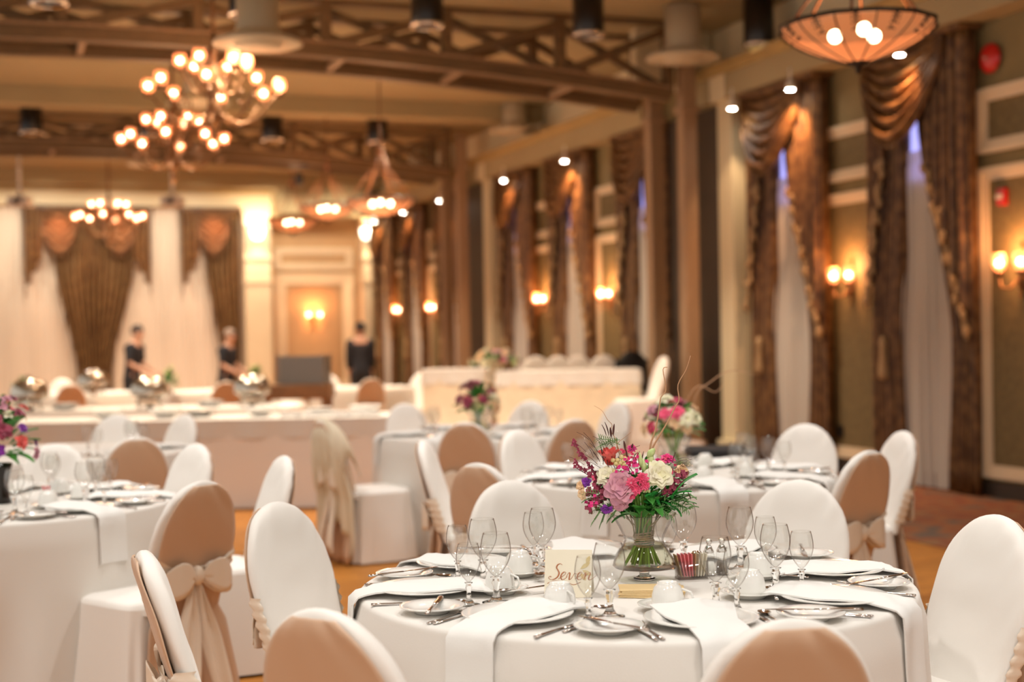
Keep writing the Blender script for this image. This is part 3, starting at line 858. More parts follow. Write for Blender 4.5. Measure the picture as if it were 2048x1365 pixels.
# dais and head table
RZ = .24
def ux(Y, u): return (u-ST*Y)/CT
mb = MB(); ya, yb_ = 15.25, 17.9; P_ = [(-1.25, ya), (ux(ya, 7.08), ya), (ux(yb_, 7.08), yb_), (-1.25, yb_)]
mb._add([(x, y, .009) for x, y in P_]+[(x, y, RZ) for x, y in P_], [(3, 2, 1, 0), (4, 5, 6, 7), (0, 1, 5, 4), (1, 2, 6, 5), (2, 3, 7, 6), (3, 0, 4, 7)], False)
dais = mb.build('dais', 'skirting'); tag(dais, 'low beige platform carrying the head table', 'platform')
pa = atY(992, 745, 15.9); pb = atY(1283, 748, 15.9)
box_cloth('head_table', ((pa.x+pb.x)/2, 16.35, RZ), 0, pb.x-pa.x, .8, .77, 'cream-draped head table on the low platform', 'linen', 'tablegold', 8, cat='table')
pa = atY(842, 735, 16.1); pb = atY(985, 735, 16.1)
box_cloth('side_table', ((pa.x+pb.x)/2-.02, 16.5, RZ), 0, pb.x-pa.x-.06, .75, .80, 'small cream-draped table left of the head table', 'linen', 'tablegold', 5, cat='table')

# ================================================================== CHAIRS
def hw_at(z):
    if z < .67: return lerp(.168, .190, sm(.42, .64, z))
    t = min(1, (z-.67)/.25); return .190*sqrt(max(0, 1-t**2.15))
def yb(z):  # centre line of backrest, leaning back
    return -.200 - .145*((max(z, .40)-.42)/.5)
def make_chair(sash=True, drapeover=False):
    r = empty('banquet_chair', label='c', cat='chair')
    zs = [.42+.25*i/8 for i in range(8)]+[.67+.25*sin(i/15*pi/2) for i in range(16)]
    # white front and rim of the slip cover
    def shell(i, j):
        k = min(len(zs)-1, int(round(j*(len(zs)-1)))); z = zs[k]; h = max(.0005, hw_at(z)); a = i*2*pi
        th = .030*(1 if z < .86 else sqrt(max(.02, 1-((z-.86)/.061)**2)))
        x = h*(abs(cos(a))**.55)*(1 if cos(a) > 0 else -1)
        y = th*(abs(sin(a))**.7)*(1 if sin(a) > 0 else -1)
        wr = .003*sin(9*x*10+z*31)*sin(z*17)
        return (x, yb(z)+y+wr, z)
    MB().grid(shell, 36, len(zs), cu=True).build('back_cover', 'cover', r)
    # satin rear panel from arch to floor
    zz = [.02+.40*i/7 for i in range(7)]+zs
    def rear(i, j):
        k = min(len(zz)-1, int(round(j*(len(zz)-1)))); z = zz[k]
        if z < .42:
            h = lerp(.235, .172, z/.42); y = lerp(-.285, -.236, z/.42)+.012*sin(i*3*2*pi)*(1-z/.42)
            return (lerp(-h, h, i), y, z)
        z = min(z, .902); h = max(.0005, hw_at(z)-.016); s = lerp(-1, 1, i)
        e = max(0, 1-abs(s)**5)
        th = .030*(1 if z < .86 else sqrt(max(.02, 1-((z-.86)/.061)**2)))
        return (h*s, yb(z)-th-.0035-.004*e+.0015*sin(s*4+z*21)-.0015*sin(z*36+s*9)*sm(.6, .9, z), z)
    solidify(MB().grid(rear, 22, len(zz)).build('back_panel', 'satin', r), .004)
    # seat with rounded edge
    def rr(a, hx, hy, y0):
        c, s = cos(a), sin(a); e = .35
        return (hx*(abs(c)**e)*(1 if c > 0 else -1), y0+hy*(abs(s)**e)*(1 if s > 0 else -1))
    pr = [(0.0, .466), (.5, .466), (.9, .464), (.97, .455), (1.0, .44)]
    def seat(i, j):
        k = min(len(pr)-1, int(round(j*(len(pr)-1)))); f, z = pr[k]; x, y = rr(i*2*pi, .215*f, .195*f, .0)
        return (x, y, z+.008*(1-f))
    MB().grid(seat, 48, len(pr), cu=True, flip=True).build('seat_cover', 'cover', r)
    def skirt(i, j):
        t = j; a = i*2*pi; x, y = rr(a, .215+.035*t, .195+.03*t, .0)
        w = 1+ (.035*sin(a*9+1)+.02*sin(a*14))*t
        return (x*w, y*w, lerp(.44, .012, t))
    MB().grid(skirt, 110, 9, cu=True).build('skirt', 'cover', r)
    if sash:
        def band(i, j):
            a = pi-.35+i*(pi+.7); z = lerp(.475, .645, j); pin = 1-.62*max(0, -sin(a))**4
            zc = .56; z = zc+(z-zc)*pin
            h = hw_at(z)+.006; x = h*(abs(cos(a))**.5)*(1 if cos(a) > 0 else -1); y = (.036 if sin(a) > 0 else .048)*(abs(sin(a))**.6)*(1 if sin(a) > 0 else -1)
            rid = .006*sin(j*5*2*pi+2*a)
            return (x*(1+rid*.6), yb(z)+y+(rid if sin(a) > 0 else -rid-.004), z)
        B = MB().grid(band, 60, 20).build('sash', 'sash', r)
        kn = MB(); yk = yb(.56)-.060
        kn.sphere((0, yk-.004, .56), (.028, .024, .036), 12, 8)
        for s in (-1, 1):
            def loop(i, j):
                t = i; w = .012+.075*sin(pi*min(1, t*.9))**.8
                return (s*(.015+.155*t), yk-.016+.03*sin(pi*t)*(-1)+.02*t, .56-.035*t*t+ (j-.5)*w*1.5+.01*sin(j*9))
            kn.grid(loop, 12, 9)
            def loop2(i, j):
                t = i; w = .012+.07*sin(pi*min(1, t*.9))**.8
                return (s*(.015+.150*t), yk+.004, .555-.045*t*t + (j-.5)*w*1.5)
            kn.grid(loop2, 12, 9)
        solidify(kn.build('bow', 'sash', B), .003)
        for s in (-1, 1):
            def tail(i, j):
                t = i; w = lerp(.02, .10, sm(0, .5, t)); x = s*lerp(.012, .085, t)
                return (x+(j-.5)*w, yk+.01-.028*t-.03*sm(.3, 1, t)+.010*sin(j*3*pi+t*3), .55-(.43+.05*(j if s > 0 else 1-j))*t)
            solidify(MB().grid(tail, 20, 12).build('sash_tail', 'sash', B), .003)
    return r
CH = Proto(make_chair())
def chair(px, py, target, label, turn=0, H=.92, group=None, zf=0, pos=None):
    d = ray(px, py); k = (H+zf-CAMZ)/d.z; q = Vector((0, 0, CAMZ))+d*k
    if pos is not None: q = Vector(pos)
    f = Vector((target[0]-q.x, target[1]-q.y)); ang = math.atan2(f.y, f.x)-pi/2+radians(turn)
    off = Matrix.Rotation(ang, 3, 'Z') @ Vector((0, -.345, 0))
    if hasattr(target, 'z') and pos is None:
        # keep the seat clear of the table: slide along the line of sight, then a little outward
        T_ = Vector((target[0], target[1])); dr = Vector((q.x, q.y)).normalized(); rel = Vector((q.x-off.x, q.y-off.y))-T_
        sg = 1 if rel.dot(dr) > 0 else -1
        for _ in range(48):
            if abs(rel.normalized().dot(dr)) < .35 and (_ > 6 or px > 1900): break
            rel = Vector((q.x-off.x, q.y-off.y))-T_
            if rel.length >= .95 or abs(rel.normalized().dot(dr)) < .10: break
            q = q+Vector((dr.x, dr.y, 0))*.02*sg
    return CH.put((q.x-off.x, q.y-off.y, zf+(.009 if False else 0)), ang, label, group or 'slip-covered banquet chairs with satin sashes')
chair(640, 1218, TM, 'covered chair at bottom left turned away, tan satin back with white rim', 0)
chair(1582, 1228, TM, 'covered chair at bottom right seen from behind, broad tan back', 0)
chair(288, 1102, TM, 'covered chair seen edge-on left of the front table, leaning back', 6)
chair(550, 1006, TM, 'ivory covered chair facing us at left of the front table')
chair(1018, 968, TM, 'ivory covered chair behind the front table, left of the flowers', 6)
chair(1600, 972, TM, 'ivory covered chair behind the front table, right of the flowers', 8)
chair(1995, 1030, TM, 'ivory covered chair at the right edge, facing left toward the front table', 18)
# right table
chair(1612, 848, TR, 'ivory covered chair facing us behind the right glasses of the second table', 12)
chair(1738, 896, TR, 'covered chair with tan back and cream bow at right of the second table', -18)
chair(1808, 868, TR, 'covered chair seen from its side at far right of the second table')
chair(955, 909, TR, 'small tan-backed covered chair left of the second table, just behind the ivory chair', 24)
chair(845, 882, TR, 'covered chair seen from its side left of the second table', 10)
chair(1032, 862, TR, 'ivory covered chair facing us on the far left side of the second table', 10)
# back table
chair(930, 838, TB, 'covered chair seen from behind with cream sash, before the dark red flowers')
chair(1150, 838, TB, 'tan-backed covered chair behind the left of the front bouquet')
chair(645, 840, TB, 'covered chair with a cream shawl over its back, beside the buffet', -8)
chair(808, 808, TB, 'ivory covered chair facing us left of the dark red flowers')
chair(1062, 810, TB, 'ivory covered chair facing us right of the dark red flowers')
chair(1238, 806, TB, 'ivory covered chair facing us at far right of the third table')
# left table
chair(405, 959, TL, 'covered chair turned left with tan back and big cream bow, beside the left table', -6)
chair(394, 894, TL, 'ivory covered chair facing us right of the left table', -8)
chair(112, 893, TL, 'ivory covered chair facing us behind the glasses of the left table')
chair(570, 912, TL, 'slim ivory chair seen from its side before the buffet skirt', 12)
# left-back table
chair(272, 874, TLB, 'tan-backed covered chair with a cream bow behind the left table', -12)
chair(372, 840, TLB, 'ivory chair seen from its side before the left end of the buffet', 10)
chair(236, 836, TLB, 'ivory covered chair facing us before the left end of the buffet')
# far tables
fl = ['at the far left table', 'at the far table near the waiter', 'at the far table near the man facing away']
pos_w = ['nearest side', 'right side', 'far right side', 'far left side', 'left side']
for t, q in enumerate(TF):
    for k, a in enumerate((-75, -10, 50, 115, 185)):
        if (t == 0 and k in (1, 2)) or (t == 1 and k in (3, 4)) or (t == 2 and k == 4): continue
        p = q + Vector((cos(radians(a)), sin(radians(a)), 0))*1.26
        chair(0, 0, q, 'distant covered chair %s, %s' % (fl[t], pos_w[k]), pos=p, group='distant covered chairs')
# head table chairs
hn = ['leftmost', 'second from left', 'third from left', 'fourth from left']
for k, px in enumerate((1072, 1116, 1156, 1207)):
    d = atY(px, 703, 17.25)
    chair(px, 703, (d.x, 10), 'covered chair behind the head table, %s of four' % hn[k], zf=RZ, pos=(d.x, 17.3, 0))
d = atY(1328, 706, 15.62)
chair(1330, 706, (0, 15.2), 'covered chair with an oval back at the right end of the head table', zf=RZ, pos=(d.x, 15.62, 0))

# shawl over chair back
sh = atz(645, 838, .93); o_ch = [o for o in bpy.data.objects if o.get('label', '').startswith('covered chair with a cream shawl')][0]
r = empty('knitted_shawl', o_ch.location, o_ch.rotation_euler.z, 'cream shawl hanging in folds over the back of a covered chair', 'shawl')
def shawl(i, j):
    s = lerp(-1, 1, i); t = lerp(-.55, 1, j)
    zt = .70+.235*sqrt(max(0, 1-abs(s)**2.3))
    drop = abs(t); z = zt - drop*(.66 if t > 0 else .28)
    y = yb(max(.42, z)) + (-1 if t > 0 else 1)*(.05*sm(0, .15, drop))-(.03*sin(i*5*2*pi)+.02)*sm(.05, .5, drop)*(1 if t > 0 else -.3)
    return (s*.215*(1+.12*max(0, t)), y, z)
solidify(MB().grid(shawl, 50, 26).build('shawl_cloth', 'shawl', r), .01)
# dark jacket on chair by head table
pj = atY(1270, 716, 16.9)
r = empty('dark_jacket', (pj.x, 17.3, RZ), 0, 'dark brown jacket draped over a chair back behind the head table', 'jacket')
def jk(i, j):
    a = i*2*pi; z = lerp(.45, .96, j); h = .24*sqrt(max(0.01, 1-((z-.45)/.52)**2.6)); return (h*cos(a)*(1+.05*sin(5*a)), -.02+.09*sin(a)*(1-.4*j), z)
MB().grid(jk, 24, 12, cu=True).build('jacket_body', 'wood', r).data.materials[0] = M['blackcloth']
for s in (-1, 1): MB().tube([(s*.17, 0, .85), (s*.24, -.06, .65), (s*.25, -.08, .42)], [.05, .055, .05], 10).build('sleeve', 'blackcloth', r)

# ================================================================== TABLEWARE
TZ = .7625
def mkplate(name, R, cat):
    r = empty(name, label='p', cat=cat)
    k = R/.135
    prof = [(0, .004), (.075*k, .004), (.088*k, .010), (.10*k, .014), (.133*k, .019), (.135*k, .0215), (.132*k, .0225), (.10*k, .018), (.085*k, .013), (.075*k, .009), (0, .009)]
    prof = [(a, b*.9) for a, b in prof]
    prof = [(0, 0.0008), (.07*k, .0008), (.074*k, .004)] + prof[2:]
    o = MB().lathe(prof, 48).build(name, 'china'); o['category'] = cat
    bpy.data.objects.remove(r)
    return o
PL = Proto(mkplate('dinner_plate', .137, 'plate')); BP = Proto(mkplate('bread_plate', .082, 'side plate'))
def mkglass(name, s, H, R, cat):
    r = empty(name, label='g', cat=cat)
    hs = .36*H; st = .0065 if name == 'wine_glass' else .009
    MB().lathe([(0, .0005), (R*.92, .0005), (R*.93, .002), (R*.5, .005), (st*1.5, .012), (st, .02), (st*.85, hs*.6), (st*1.35, hs*.8), (st*1.0, hs*.93), (st*1.7, hs*1.02), (0, hs*1.05)], 28).build('stem', 'stemglass', r)
    out = []
    for i in range(13):
        t = i/12
        w = R*(sin(min(1, t/.62)*pi/2)**.75) if t < .62 else R*(1-.20*((t-.62)/.38)**1.6)
        out.append((max(.001, w), hs*1.0+(H-hs)*t))
    inn = [(max(0.0005, a-.0012), b+.0008) for a, b in reversed(out)]
    MB().lathe(out+[(out[-1][0]-.0006, H+.0006)]+inn, 36).build('bowl', 'glass', r)
    return r
GO = Proto(mkglass('water_goblet', 1, .180, .040, 'goblet')); WG = Proto(mkglass('wine_glass', 1, .158, .032, 'wine glass'))
def mkcup():
    r = empty('coffee_cup', label='c', cat='cup')
    out = [(0, .001), (.024, .001), (.026, .004), (.034, .012), (.039, .03), (.0405, .052), (.0395, .060)]
    inn = [(.037, .060), (.038, .05), (.036, .03), (.03, .014), (0, .01)]
    body = [(.0395, .0005), (.0415, .004), (.0405, .012), (.039, .030), (.034, .048), (.027, .056), (.0255, .0575), (.0255, .0615), (.0225, .0615), (.0215, .058), (0, .0575)]
    MB().lathe([(.037, .0005)]+body, 36).lathe([(.037, .0005), (.0365, .03), (.03, .046), (0, .05)], 32).build('bowl', 'china', r)
    MB().tube([(.038, 0, .012), (.055, 0, .010), (.064, 0, .022), (.058, 0, .038), (.036, 0, .045)], .0032, 8).build('handle', 'china', r)
    return r
CU = Proto(mkcup())
SA = Proto(mkplate('saucer', .076, 'saucer'))
def mkfork():
    mb = MB(); mb.tube([(0, -.10, .003), (0, -.06, .003), (0, 0, .002), (0, .035, .004)], [.0055, .005, .003, .0035], 8, .35)
    mb.tube([(0, .033, .004), (0, .048, .002), (0, .058, .002)], [.004, .0115, .011], 10, .16)
    for k in range(4): mb.tube([(-.009+k*.006, .056, .0022), (-.009+k*.006, .08, .003), (-.009+k*.0058, .098, .006)], [.0021, .002, .001], 6, .7)
    o = mb.build('table_fork', 'steel'); o['category'] = 'fork'; return o
def mkknife():
    mb = MB(); mb.tube([(0, -.115, .004), (0, -.09, .004), (0, -.04, .004), (0, .0, .003)], [.0065, .006, .0045, .004], 8, .55)
    mb.tube([(0, 0, .003), (.002, .03, .003), (.003, .08, .003), (.0, .115, .003), (-.003, .125, .003)], [.004, .0085, .009, .006, .001], 8, .12)
    o = mb.build('table_knife', 'steel'); o['category'] = 'knife'; return o
def mkspoon():
    mb = MB(); mb.tube([(0, -.085, .003), (0, -.05, .003), (0, .02, .003), (0, .035, .005)], [.0055, .0045, .0026, .003], 8, .4)
    def bw(i, j):
        a = i*2*pi; r = j; return (.0155*r*cos(a), .055+.024*r*sin(a), .0015+.006*r*r)
    mb.grid(bw, 18, 5, cu=True); mb.grid(lambda i, j: (lambda p: (p[0], p[1], p[2]+.001))(bw(i, j)), 18, 5, cu=True, flip=True)
    o = mb.build('teaspoon', 'steel'); o['category'] = 'spoon'; return o
FK = Proto(mkfork()); KN = Proto(mkknife()); SP = Proto(mkspoon())
def napkin_mesh(seed=0):
    # runs along +X (outward); folded strip lying over the plate and hanging over the edge
    path = [(.40, .018), (.44, .028), (.50, .030), (.56, .026), (.62, .025), (.68, .026), (.715, .022), (.742, .008), (.762, .003), (.7745, -.012), (.776, -.05), (.777, -.10), (.779, -.15), (.783, -.19)]
    L = len(path)
    def fn(top):
        def g(i, j):
            k = min(L-1, int(round(j*(L-1)))); x, z = path[k]; s = lerp(-1, 1, i)
            w = lerp(.105, .066, sm(.42, .72, x)) if k < 8 else .066
            if k == 0: w *= .8
            sag = -.010*abs(s)**2*(1 if k < 7 else 0)
            sk = .10*max(0, .62-x)
            t = .0045 if top else 0
            if k >= 9: return (x+t+.004*sin(s*3+k*.4), s*w+sk, z)
            return (x, s*w+sk, z+t+sag+.0025*sin(s*5+x*30))
        return g
    mb = MB(); mb.grid(fn(True), 14, L); mb.grid(fn(False), 14, L, flip=True)
    # side walls
    a = fn(True); b = fn(False)
    for side in (0, 1): mb.grid(lambda i, j: a(side, i) if j < .5 else b(side, i), L, 2, flip=bool(side))
    for end in (0, 1): mb.grid(lambda i, j: a(i, end) if j < .5 else b(i, end), 14, 2, flip=not end)
    o = mb.build('folded_napkin', 'napkin'); o['category'] = 'napkin'; return o
NP = Proto(napkin_mesh())
def seat_items(T, ang, lab, tname, full=True, glasses=True, cups=True, nap=0, group=tname if False else None):
    a = radians(ang); z = TZ
    def at(r, dy): 
        v = Matrix.Rotation(a, 3, 'Z') @ Vector((r, dy, 0)); return Vector((T.x+v.x, T.y+v.y, z))
    def pol(r, da):
        q = a+radians(da); return Vector((T.x+r*cos(q), T.y+r*sin(q), z))
    G = lambda s: s+' on '+tname
    PL.put(pol(.578, 0), a, 'white dinner plate under a napkin, %s' % lab, G('dinner plates'))
    NP.put((T.x, T.y, z), a+radians(nap), 'white folded napkin over plate and edge, %s' % lab, G('folded napkins'))
    if full:
        BP.put(pol(.655, -21), a, 'small bread plate beside the forks, %s' % lab, G('bread plates'))
        FK.put(pol(.645, -12.5), a+pi/2, 'silver dinner fork nearer the plate, %s' % lab, G('forks'))
        FK.put(pol(.652, -14.5), a+pi/2+.08, 'silver salad fork nearer the bread plate, %s' % lab, G('forks'))
        KN.put(pol(.640, 14.0), a+pi/2, 'silver table knife, %s' % lab, G('knives'))
        KN.put(pol(.655, -20)+Vector((0, 0, .019)), a+pi/2+.5, 'butter knife lying on bread plate, %s' % lab, G('butter knives'))
        SP.put(pol(.600, 17.5), a+pi/2, 'silver teaspoon, %s' % lab, G('teaspoons'))
    if glasses:
        GO.put(pol(.44, 21), 0, 'empty water goblet, %s' % lab, G('water goblets'))
        WG.put(pol(.515, 24), 0, 'empty wine glass, %s' % lab, G('wine glasses'))
    if cups:
        q = pol(.36, 2); SA.put(q, 0, 'white saucer, %s' % lab, G('saucers')); CU.put(q+Vector((0, 0, .010)), a+2, 'upturned coffee cup on its saucer, %s' % lab, G('coffee cups'))
MAIN = [(8, 'right place of the front table'), (54, 'far right place of the front table'), (102, 'far left place of the front table'), (147, 'upper left place of the front table'),
        (190, 'left place of the front table'), (236, 'front left place of the front table'), (281, 'front right place of the front table'), (326, 'lower right place of the front table')]
for k, (ang, lab) in enumerate(MAIN):
    seat_items(TM, ang, lab, 'the front table', True, False, False)
def foot(px, py): return atz(px, py, TZ)
GL = [((993, 1206), (938, 1211), 'left place'), ((967, 1168), (916, 1164), 'upper left place'), ((1086, 1140), (1068, 1131), 'far left place'), ((1220, 1234), (1177, 1245), 'front left place'),
      ((1432, 1219), (1474, 1224), 'front right place'), ((1552, 1186), (1604, 1183), 'lower right place'), ((1481, 1139), (1532, 1145), 'right place'), ((1368, 1128), (1334, 1137), 'far right place behind the vase')]
for g, w, lab in GL:
    GO.put(foot(*g), 0, 'empty water goblet, %s of the front table' % lab, 'water goblets on the front table')
    WG.put(foot(*w), 0, 'empty wine glass, %s of the front table' % lab, 'wine glasses on the front table')
CP = [((1000, 1188), 'behind the left pair of glasses'), ((1038, 1153), 'between the left glasses and the number card'), ((1120, 1223), 'in front of the number card'), ((1336, 1222), 'in front of the paper envelopes'),
      ((1500, 1196), 'right of the front right goblet'), ((1516, 1158), 'behind the lower right goblet')]
for k, (q, lab) in enumerate(CP):
    p = foot(*q); SA.put(p, 0, 'white saucer %s' % lab, 'saucers on the front table')
    CU.put(p+Vector((0, 0, .010)), [-.6, .3, -1.0, -.3, 2.6, 1.8][k], 'upturned white coffee cup %s' % lab, 'coffee cups on the front table')
    SP.put(p+Vector((.055, -.035, .014)), 2.2+k, 'teaspoon resting on the saucer %s' % lab, 'saucer spoons on the front table')
# other tables
for ang, lab in ((12, 'right'), (57, 'far right'), (102, 'far'), (147, 'far left'), (192, 'left'), (237, 'front left'), (282, 'front'), (327, 'front right')):
    seat_items(TR, ang, '%s place of the second table' % lab, 'the second table')
for ang, lab in ((325, 'front right'), (280, 'front'), (10, 'right'), (55, 'far right'), (100, 'far')):
    seat_items(TL, ang, '%s place of the left edge table' % lab, 'the left edge table', True, True, True)
for ang, lab in ((200, 'left'), (245, 'front left'), (290, 'front right'), (335, 'right'), (65, 'far right'), (125, 'far left')):
    seat_items(TB, ang, '%s place of the third table' % lab, 'the third table', False, True, False)
for ang, lab in ((330, 'right'), (15, 'far right'), (285, 'front')):
    seat_items(TLB, ang, '%s place of the back left table' % lab, 'the table behind the left one', False, True, False)

# ---- number card "Seven"
p = foot(1136, 1199)
ang = radians(-8)
r = empty('table_number_card', p+Vector((0, .02, 0)), ang, 'cream tented card with the word Seven in copper script', 'card')
def cardq(x0, x1, H=.125, lean=.035):
    return x0, x1, H, lean
CH_, LN = .118, .045
mb = MB(); mb._add([(-.062, 0, 0), (.062, 0, 0), (.062, LN, CH_), (-.062, LN, CH_), (-.062, 2*LN, 0), (.062, 2*LN, 0)], [(0, 1, 2, 3), (3, 2, 5, 4)], False)
solidify(mb.build('folded_card', 'card', r), .0012)
S_ = {'S': [[(.62, .95), (.50, 1.02), (.36, .95), (.34, .78), (.46, .62), (.56, .45), (.52, .22), (.36, .08), (.16, .06), (.02, .16), (.06, .26), (.16, .22)]],
      'e': [[(-.02, .10), (.14, .22), (.30, .38), (.30, .50), (.20, .52), (.10, .40), (.09, .20), (.20, .06), (.34, .10), (.46, .24)]],
      'v': [[(-.02, .22), (.06, .46), (.14, .44), (.16, .20), (.20, .05), (.32, .18), (.40, .44), (.46, .42), (.56, .40)]],
      'n': [[(-.04, .20), (.06, .48), (.10, .44), (.08, .08)], [(.08, .12), (.18, .36), (.30, .50), (.36, .42), (.34, .14), (.42, .05), (.60, .16), (.80, .40)]]}
ink = MB()
def cardpt(x, y):  # x,y metres on the front face
    t = y/math.hypot(CH_, LN); return Vector((x, LN*t-.0016, CH_*t))
def crom(pts, n=6):
    out = []
    P_ = [pts[0]]+pts+[pts[-1]]
    for i in range(1, len(P_)-2):
        for k in range(n):
            t = k/n; a, b, c, d = [Vector(q) for q in P_[i-1:i+3]]
            out.append(.5*((2*b)+(-a+c)*t+(2*a-5*b+4*c-d)*t*t+(-a+3*b-3*c+d)*t**3))
    out.append(Vector(pts[-1])); return out
cx = -.054; sc_ = .046
for ch, adv, k in (('S', .62, 1.0), ('e', .42, 1), ('v', .52, 1), ('e', .42, 1), ('n', .6, 1)):
    for st in S_[ch]:
        q = crom([(a, b) for a, b in st]); rad = []
        pts = [cardpt(cx+a.x*sc_+a.y*.010, .045+a.y*sc_*.95) for a in q]
        for i in range(len(q)):
            d = q[min(i+1, len(q)-1)]-q[max(i-1, 0)]
            rad.append(.0006+.0013*max(0, -d.y/(d.length+1e-6)))
        ink.tube(pts, rad, 6, .3, (0, -1, 0))
    cx += adv*sc_
fl_ = crom([(-.1, -.28), (.3, -.12), (.9, -.16), (1.4, -.34), (1.8, -.20)])
ink.tube([cardpt(-.050+a.x*sc_, .050+a.y*sc_) for a in fl_], .0007, 6, .3, (0, -1, 0))
ink.build('script_lettering', 'ink', r)
lf = MB()
for (x, y, s, a) in ((.045, .085, .016, .6), (.050, .066, .014, -.5), (.040, .055, .012, 2.2), (.052, .100, .012, 1.2)):
    ps = []
    for i in range(9):
        t = i/8; ps.append((x+cos(a)*s*(t-.5)*2, y+sin(a)*s*(t-.5)*2, .0055*sin(pi*t)))
    vs = [cardpt(q[0]-sin(a)*q[2], q[1]+cos(a)*q[2]) for q in ps]+[cardpt(q[0]+sin(a)*q[2], q[1]-cos(a)*q[2]) for q in reversed(ps)]
    lf._add(vs, [tuple(range(len(vs)))], False)
lf.build('gold_leaf_print', 'leafgold', r)
# ---- envelopes
p = foot(1322, 1196)
for k in range(6):
    mb = MB().box(-.082, .082, -.045, .045, 0, .0028)
    o = bevel(mb.build('paper_envelope', 'envelope', loc=p+Vector((.004*math.sin(k*2.1)-.02, .03+.003*k, .0006+k*.0034)), rz=radians(-14+k*2.5)), .0006, 1)
    tag(o, 'gold paper envelope in the small pile before the vase, %s' % ['lowest', 'second from bottom', 'third from bottom', 'third from top', 'second from top', 'topmost'][k], 'envelope', 'pile of gold envelopes')
# ---- sugar caddy and packets
p = foot(1385, 1160)+Vector((0, .02, 0))
r = empty('sugar_caddy', p, .15, 'ribbed clear glass caddy holding pink packets beside the vase', 'caddy')
mb = MB(); hw_, hd_, h_ = .042, .026, .052
def cad(i, j):
    a = i*2*pi; c, s = cos(a), sin(a); e = .3; rib = 1+.02*sin(a*40)
    f = [1, 1.03, .97, .93, .02][min(4, int(round(j*4)))]; z = [.0, h_, h_, .005, .005][min(4, int(round(j*4)))]
    return (hw_*f*rib*(abs(c)**e)*(1 if c > 0 else -1), hd_*f*rib*(abs(s)**e)*(1 if s > 0 else -1), z)
mb.grid(cad, 160, 5, cu=True); mb.box(-.042, .042, -.026, .026, .0002, .004); mb.build('glass_box', 'glass', r)
for k in range(9):
    col = 'pinkpaper' if 1 <= k <= 4 else ('brownpaper' if k in (0, 5) else 'card')
    m = Matrix.Translation((-.032+k*.0078, .0, .008)) @ Matrix.Rotation(radians(-14+k*3), 4, 'Y')
    o = MB().box(-.0012, .0012, -.018, .018, 0, .062, m).build('sweetener_packet', col, loc=p, rz=.15)
    cname = {'pinkpaper': 'pink', 'brownpaper': 'brown', 'card': 'cream'}[col]
    tag(o, '%s paper sweetener packet in the glass caddy, %s in the row' % (cname, ['first', 'second', 'third', 'fourth', 'fifth', 'sixth', 'seventh', 'eighth', 'last'][k]), 'packet', 'paper packets in the sugar caddy')
p = foot(94, 1000)
for k in range(3):
    m = Matrix.Rotation(radians(-16+k*5), 4, 'Y')
    o = MB().box(-.0012, .0012, -.018, .018, 0.001, .062, m).build('sweetener_packet', 'pinkpaper', loc=p+Vector((k*.008, 0, 0)), rz=.2)
    tag(o, 'pink sweetener packet standing on the left edge table, %s of three' % ['first', 'second', 'third'][k], 'packet', 'pink packets on the left edge table')
# ---- shakers
def shaker(px, py, fill, lab, tall=False):
    p = foot(px, py); r = empty('salt_shaker' if fill == 'salt' else 'pepper_shaker', p, 0, lab, 'shaker', 'glass shakers with chrome tops')
    h = .085 if tall else .065
    MB().lathe([(0, .001), (.019, .001), (.020, .01), (.016, h*.7), (.014, h*.78)], 18).build('glass_body', 'glass', r)
    MB().lathe([(0, .004), (.0165, .004), (.015, h*.45), (0, h*.45)], 16).build('filling', fill, r)
    if tall: MB().lathe([(.0145, h*.76), (.0155, h*.8), (.008, h*.98), (.005, h*1.02), (.0095, h*1.09), (.0105, h*1.15), (.007, h*1.21), (0, h*1.23)], 18).build('chrome_top', 'chrome', r)
    else: MB().lathe([(.0150, h*.74), (.017, h*.78), (.0175, h*.9), (.012, h*1.02), (0, h*1.06)], 18).build('chrome_top', 'chrome', r)
shaker(1394, 1150, 'pepper', 'short glass pepper shaker with a domed chrome top beside the caddy')
shaker(1418, 1152, 'salt', 'glass salt shaker with a chrome ball finial, left of the tall pair', True)
shaker(1444, 1150, 'pepper', 'glass pepper shaker with a chrome ball finial, right of the tall pair', True)

# ================================================================== FLOWERS
def petal(mb, c, nrm, az, R, curl, width, lift, n=5):
    nrm = Vector(nrm).normalized(); t = nrm.orthogonal().normalized(); b = nrm.cross(t)
    d = t*cos(az)+b*sin(az); s = nrm.cross(d)
    c = Vector(c)
    def fn(i, j):
        u = (i-.5)*2; v = j
        w = width*sin(pi*min(1, .12+v*.80))**.7
        out = R*(v*.95)*cos(lift*(1-.45*v)) ; up = R*v*sin(lift*(1-.35*v)) - curl*R*v**3
        cup = R*.28*(u*u)*v*sin(lift)
        return c + d*out - d*cup*.6 + s*u*w*R*(1-.12*u*u) + nrm*(up + R*.05*sin(u*4+v*5))
    mb.grid(fn, n, 6)
def rose(name, c, nrm, R, mat, parent, layers=4, seed=0, ruffle=False, label=None):
    rnd = random.Random(seed); mb = MB()
    for l in range(layers):
        f = (l+1)/layers; np_ = [3, 5, 6, 7, 8][min(4, l)] if not ruffle else 7+l
        for k in range(np_):
            az = 2*pi*k/np_+l*.9+rnd.uniform(-.15, .15)
            petal(mb, c, nrm, az, R*(.35+.65*f)*rnd.uniform(.92, 1.08), .30*f*f, (.62 if not ruffle else .34)*(1-.25*f), lerp(1.45, .35, f)+rnd.uniform(-.1, .1))
    mb.sphere(c, R*.12, 6, 4)
    o = mb.build(name, mat, parent)
    if label: o['label'] = label
    return o
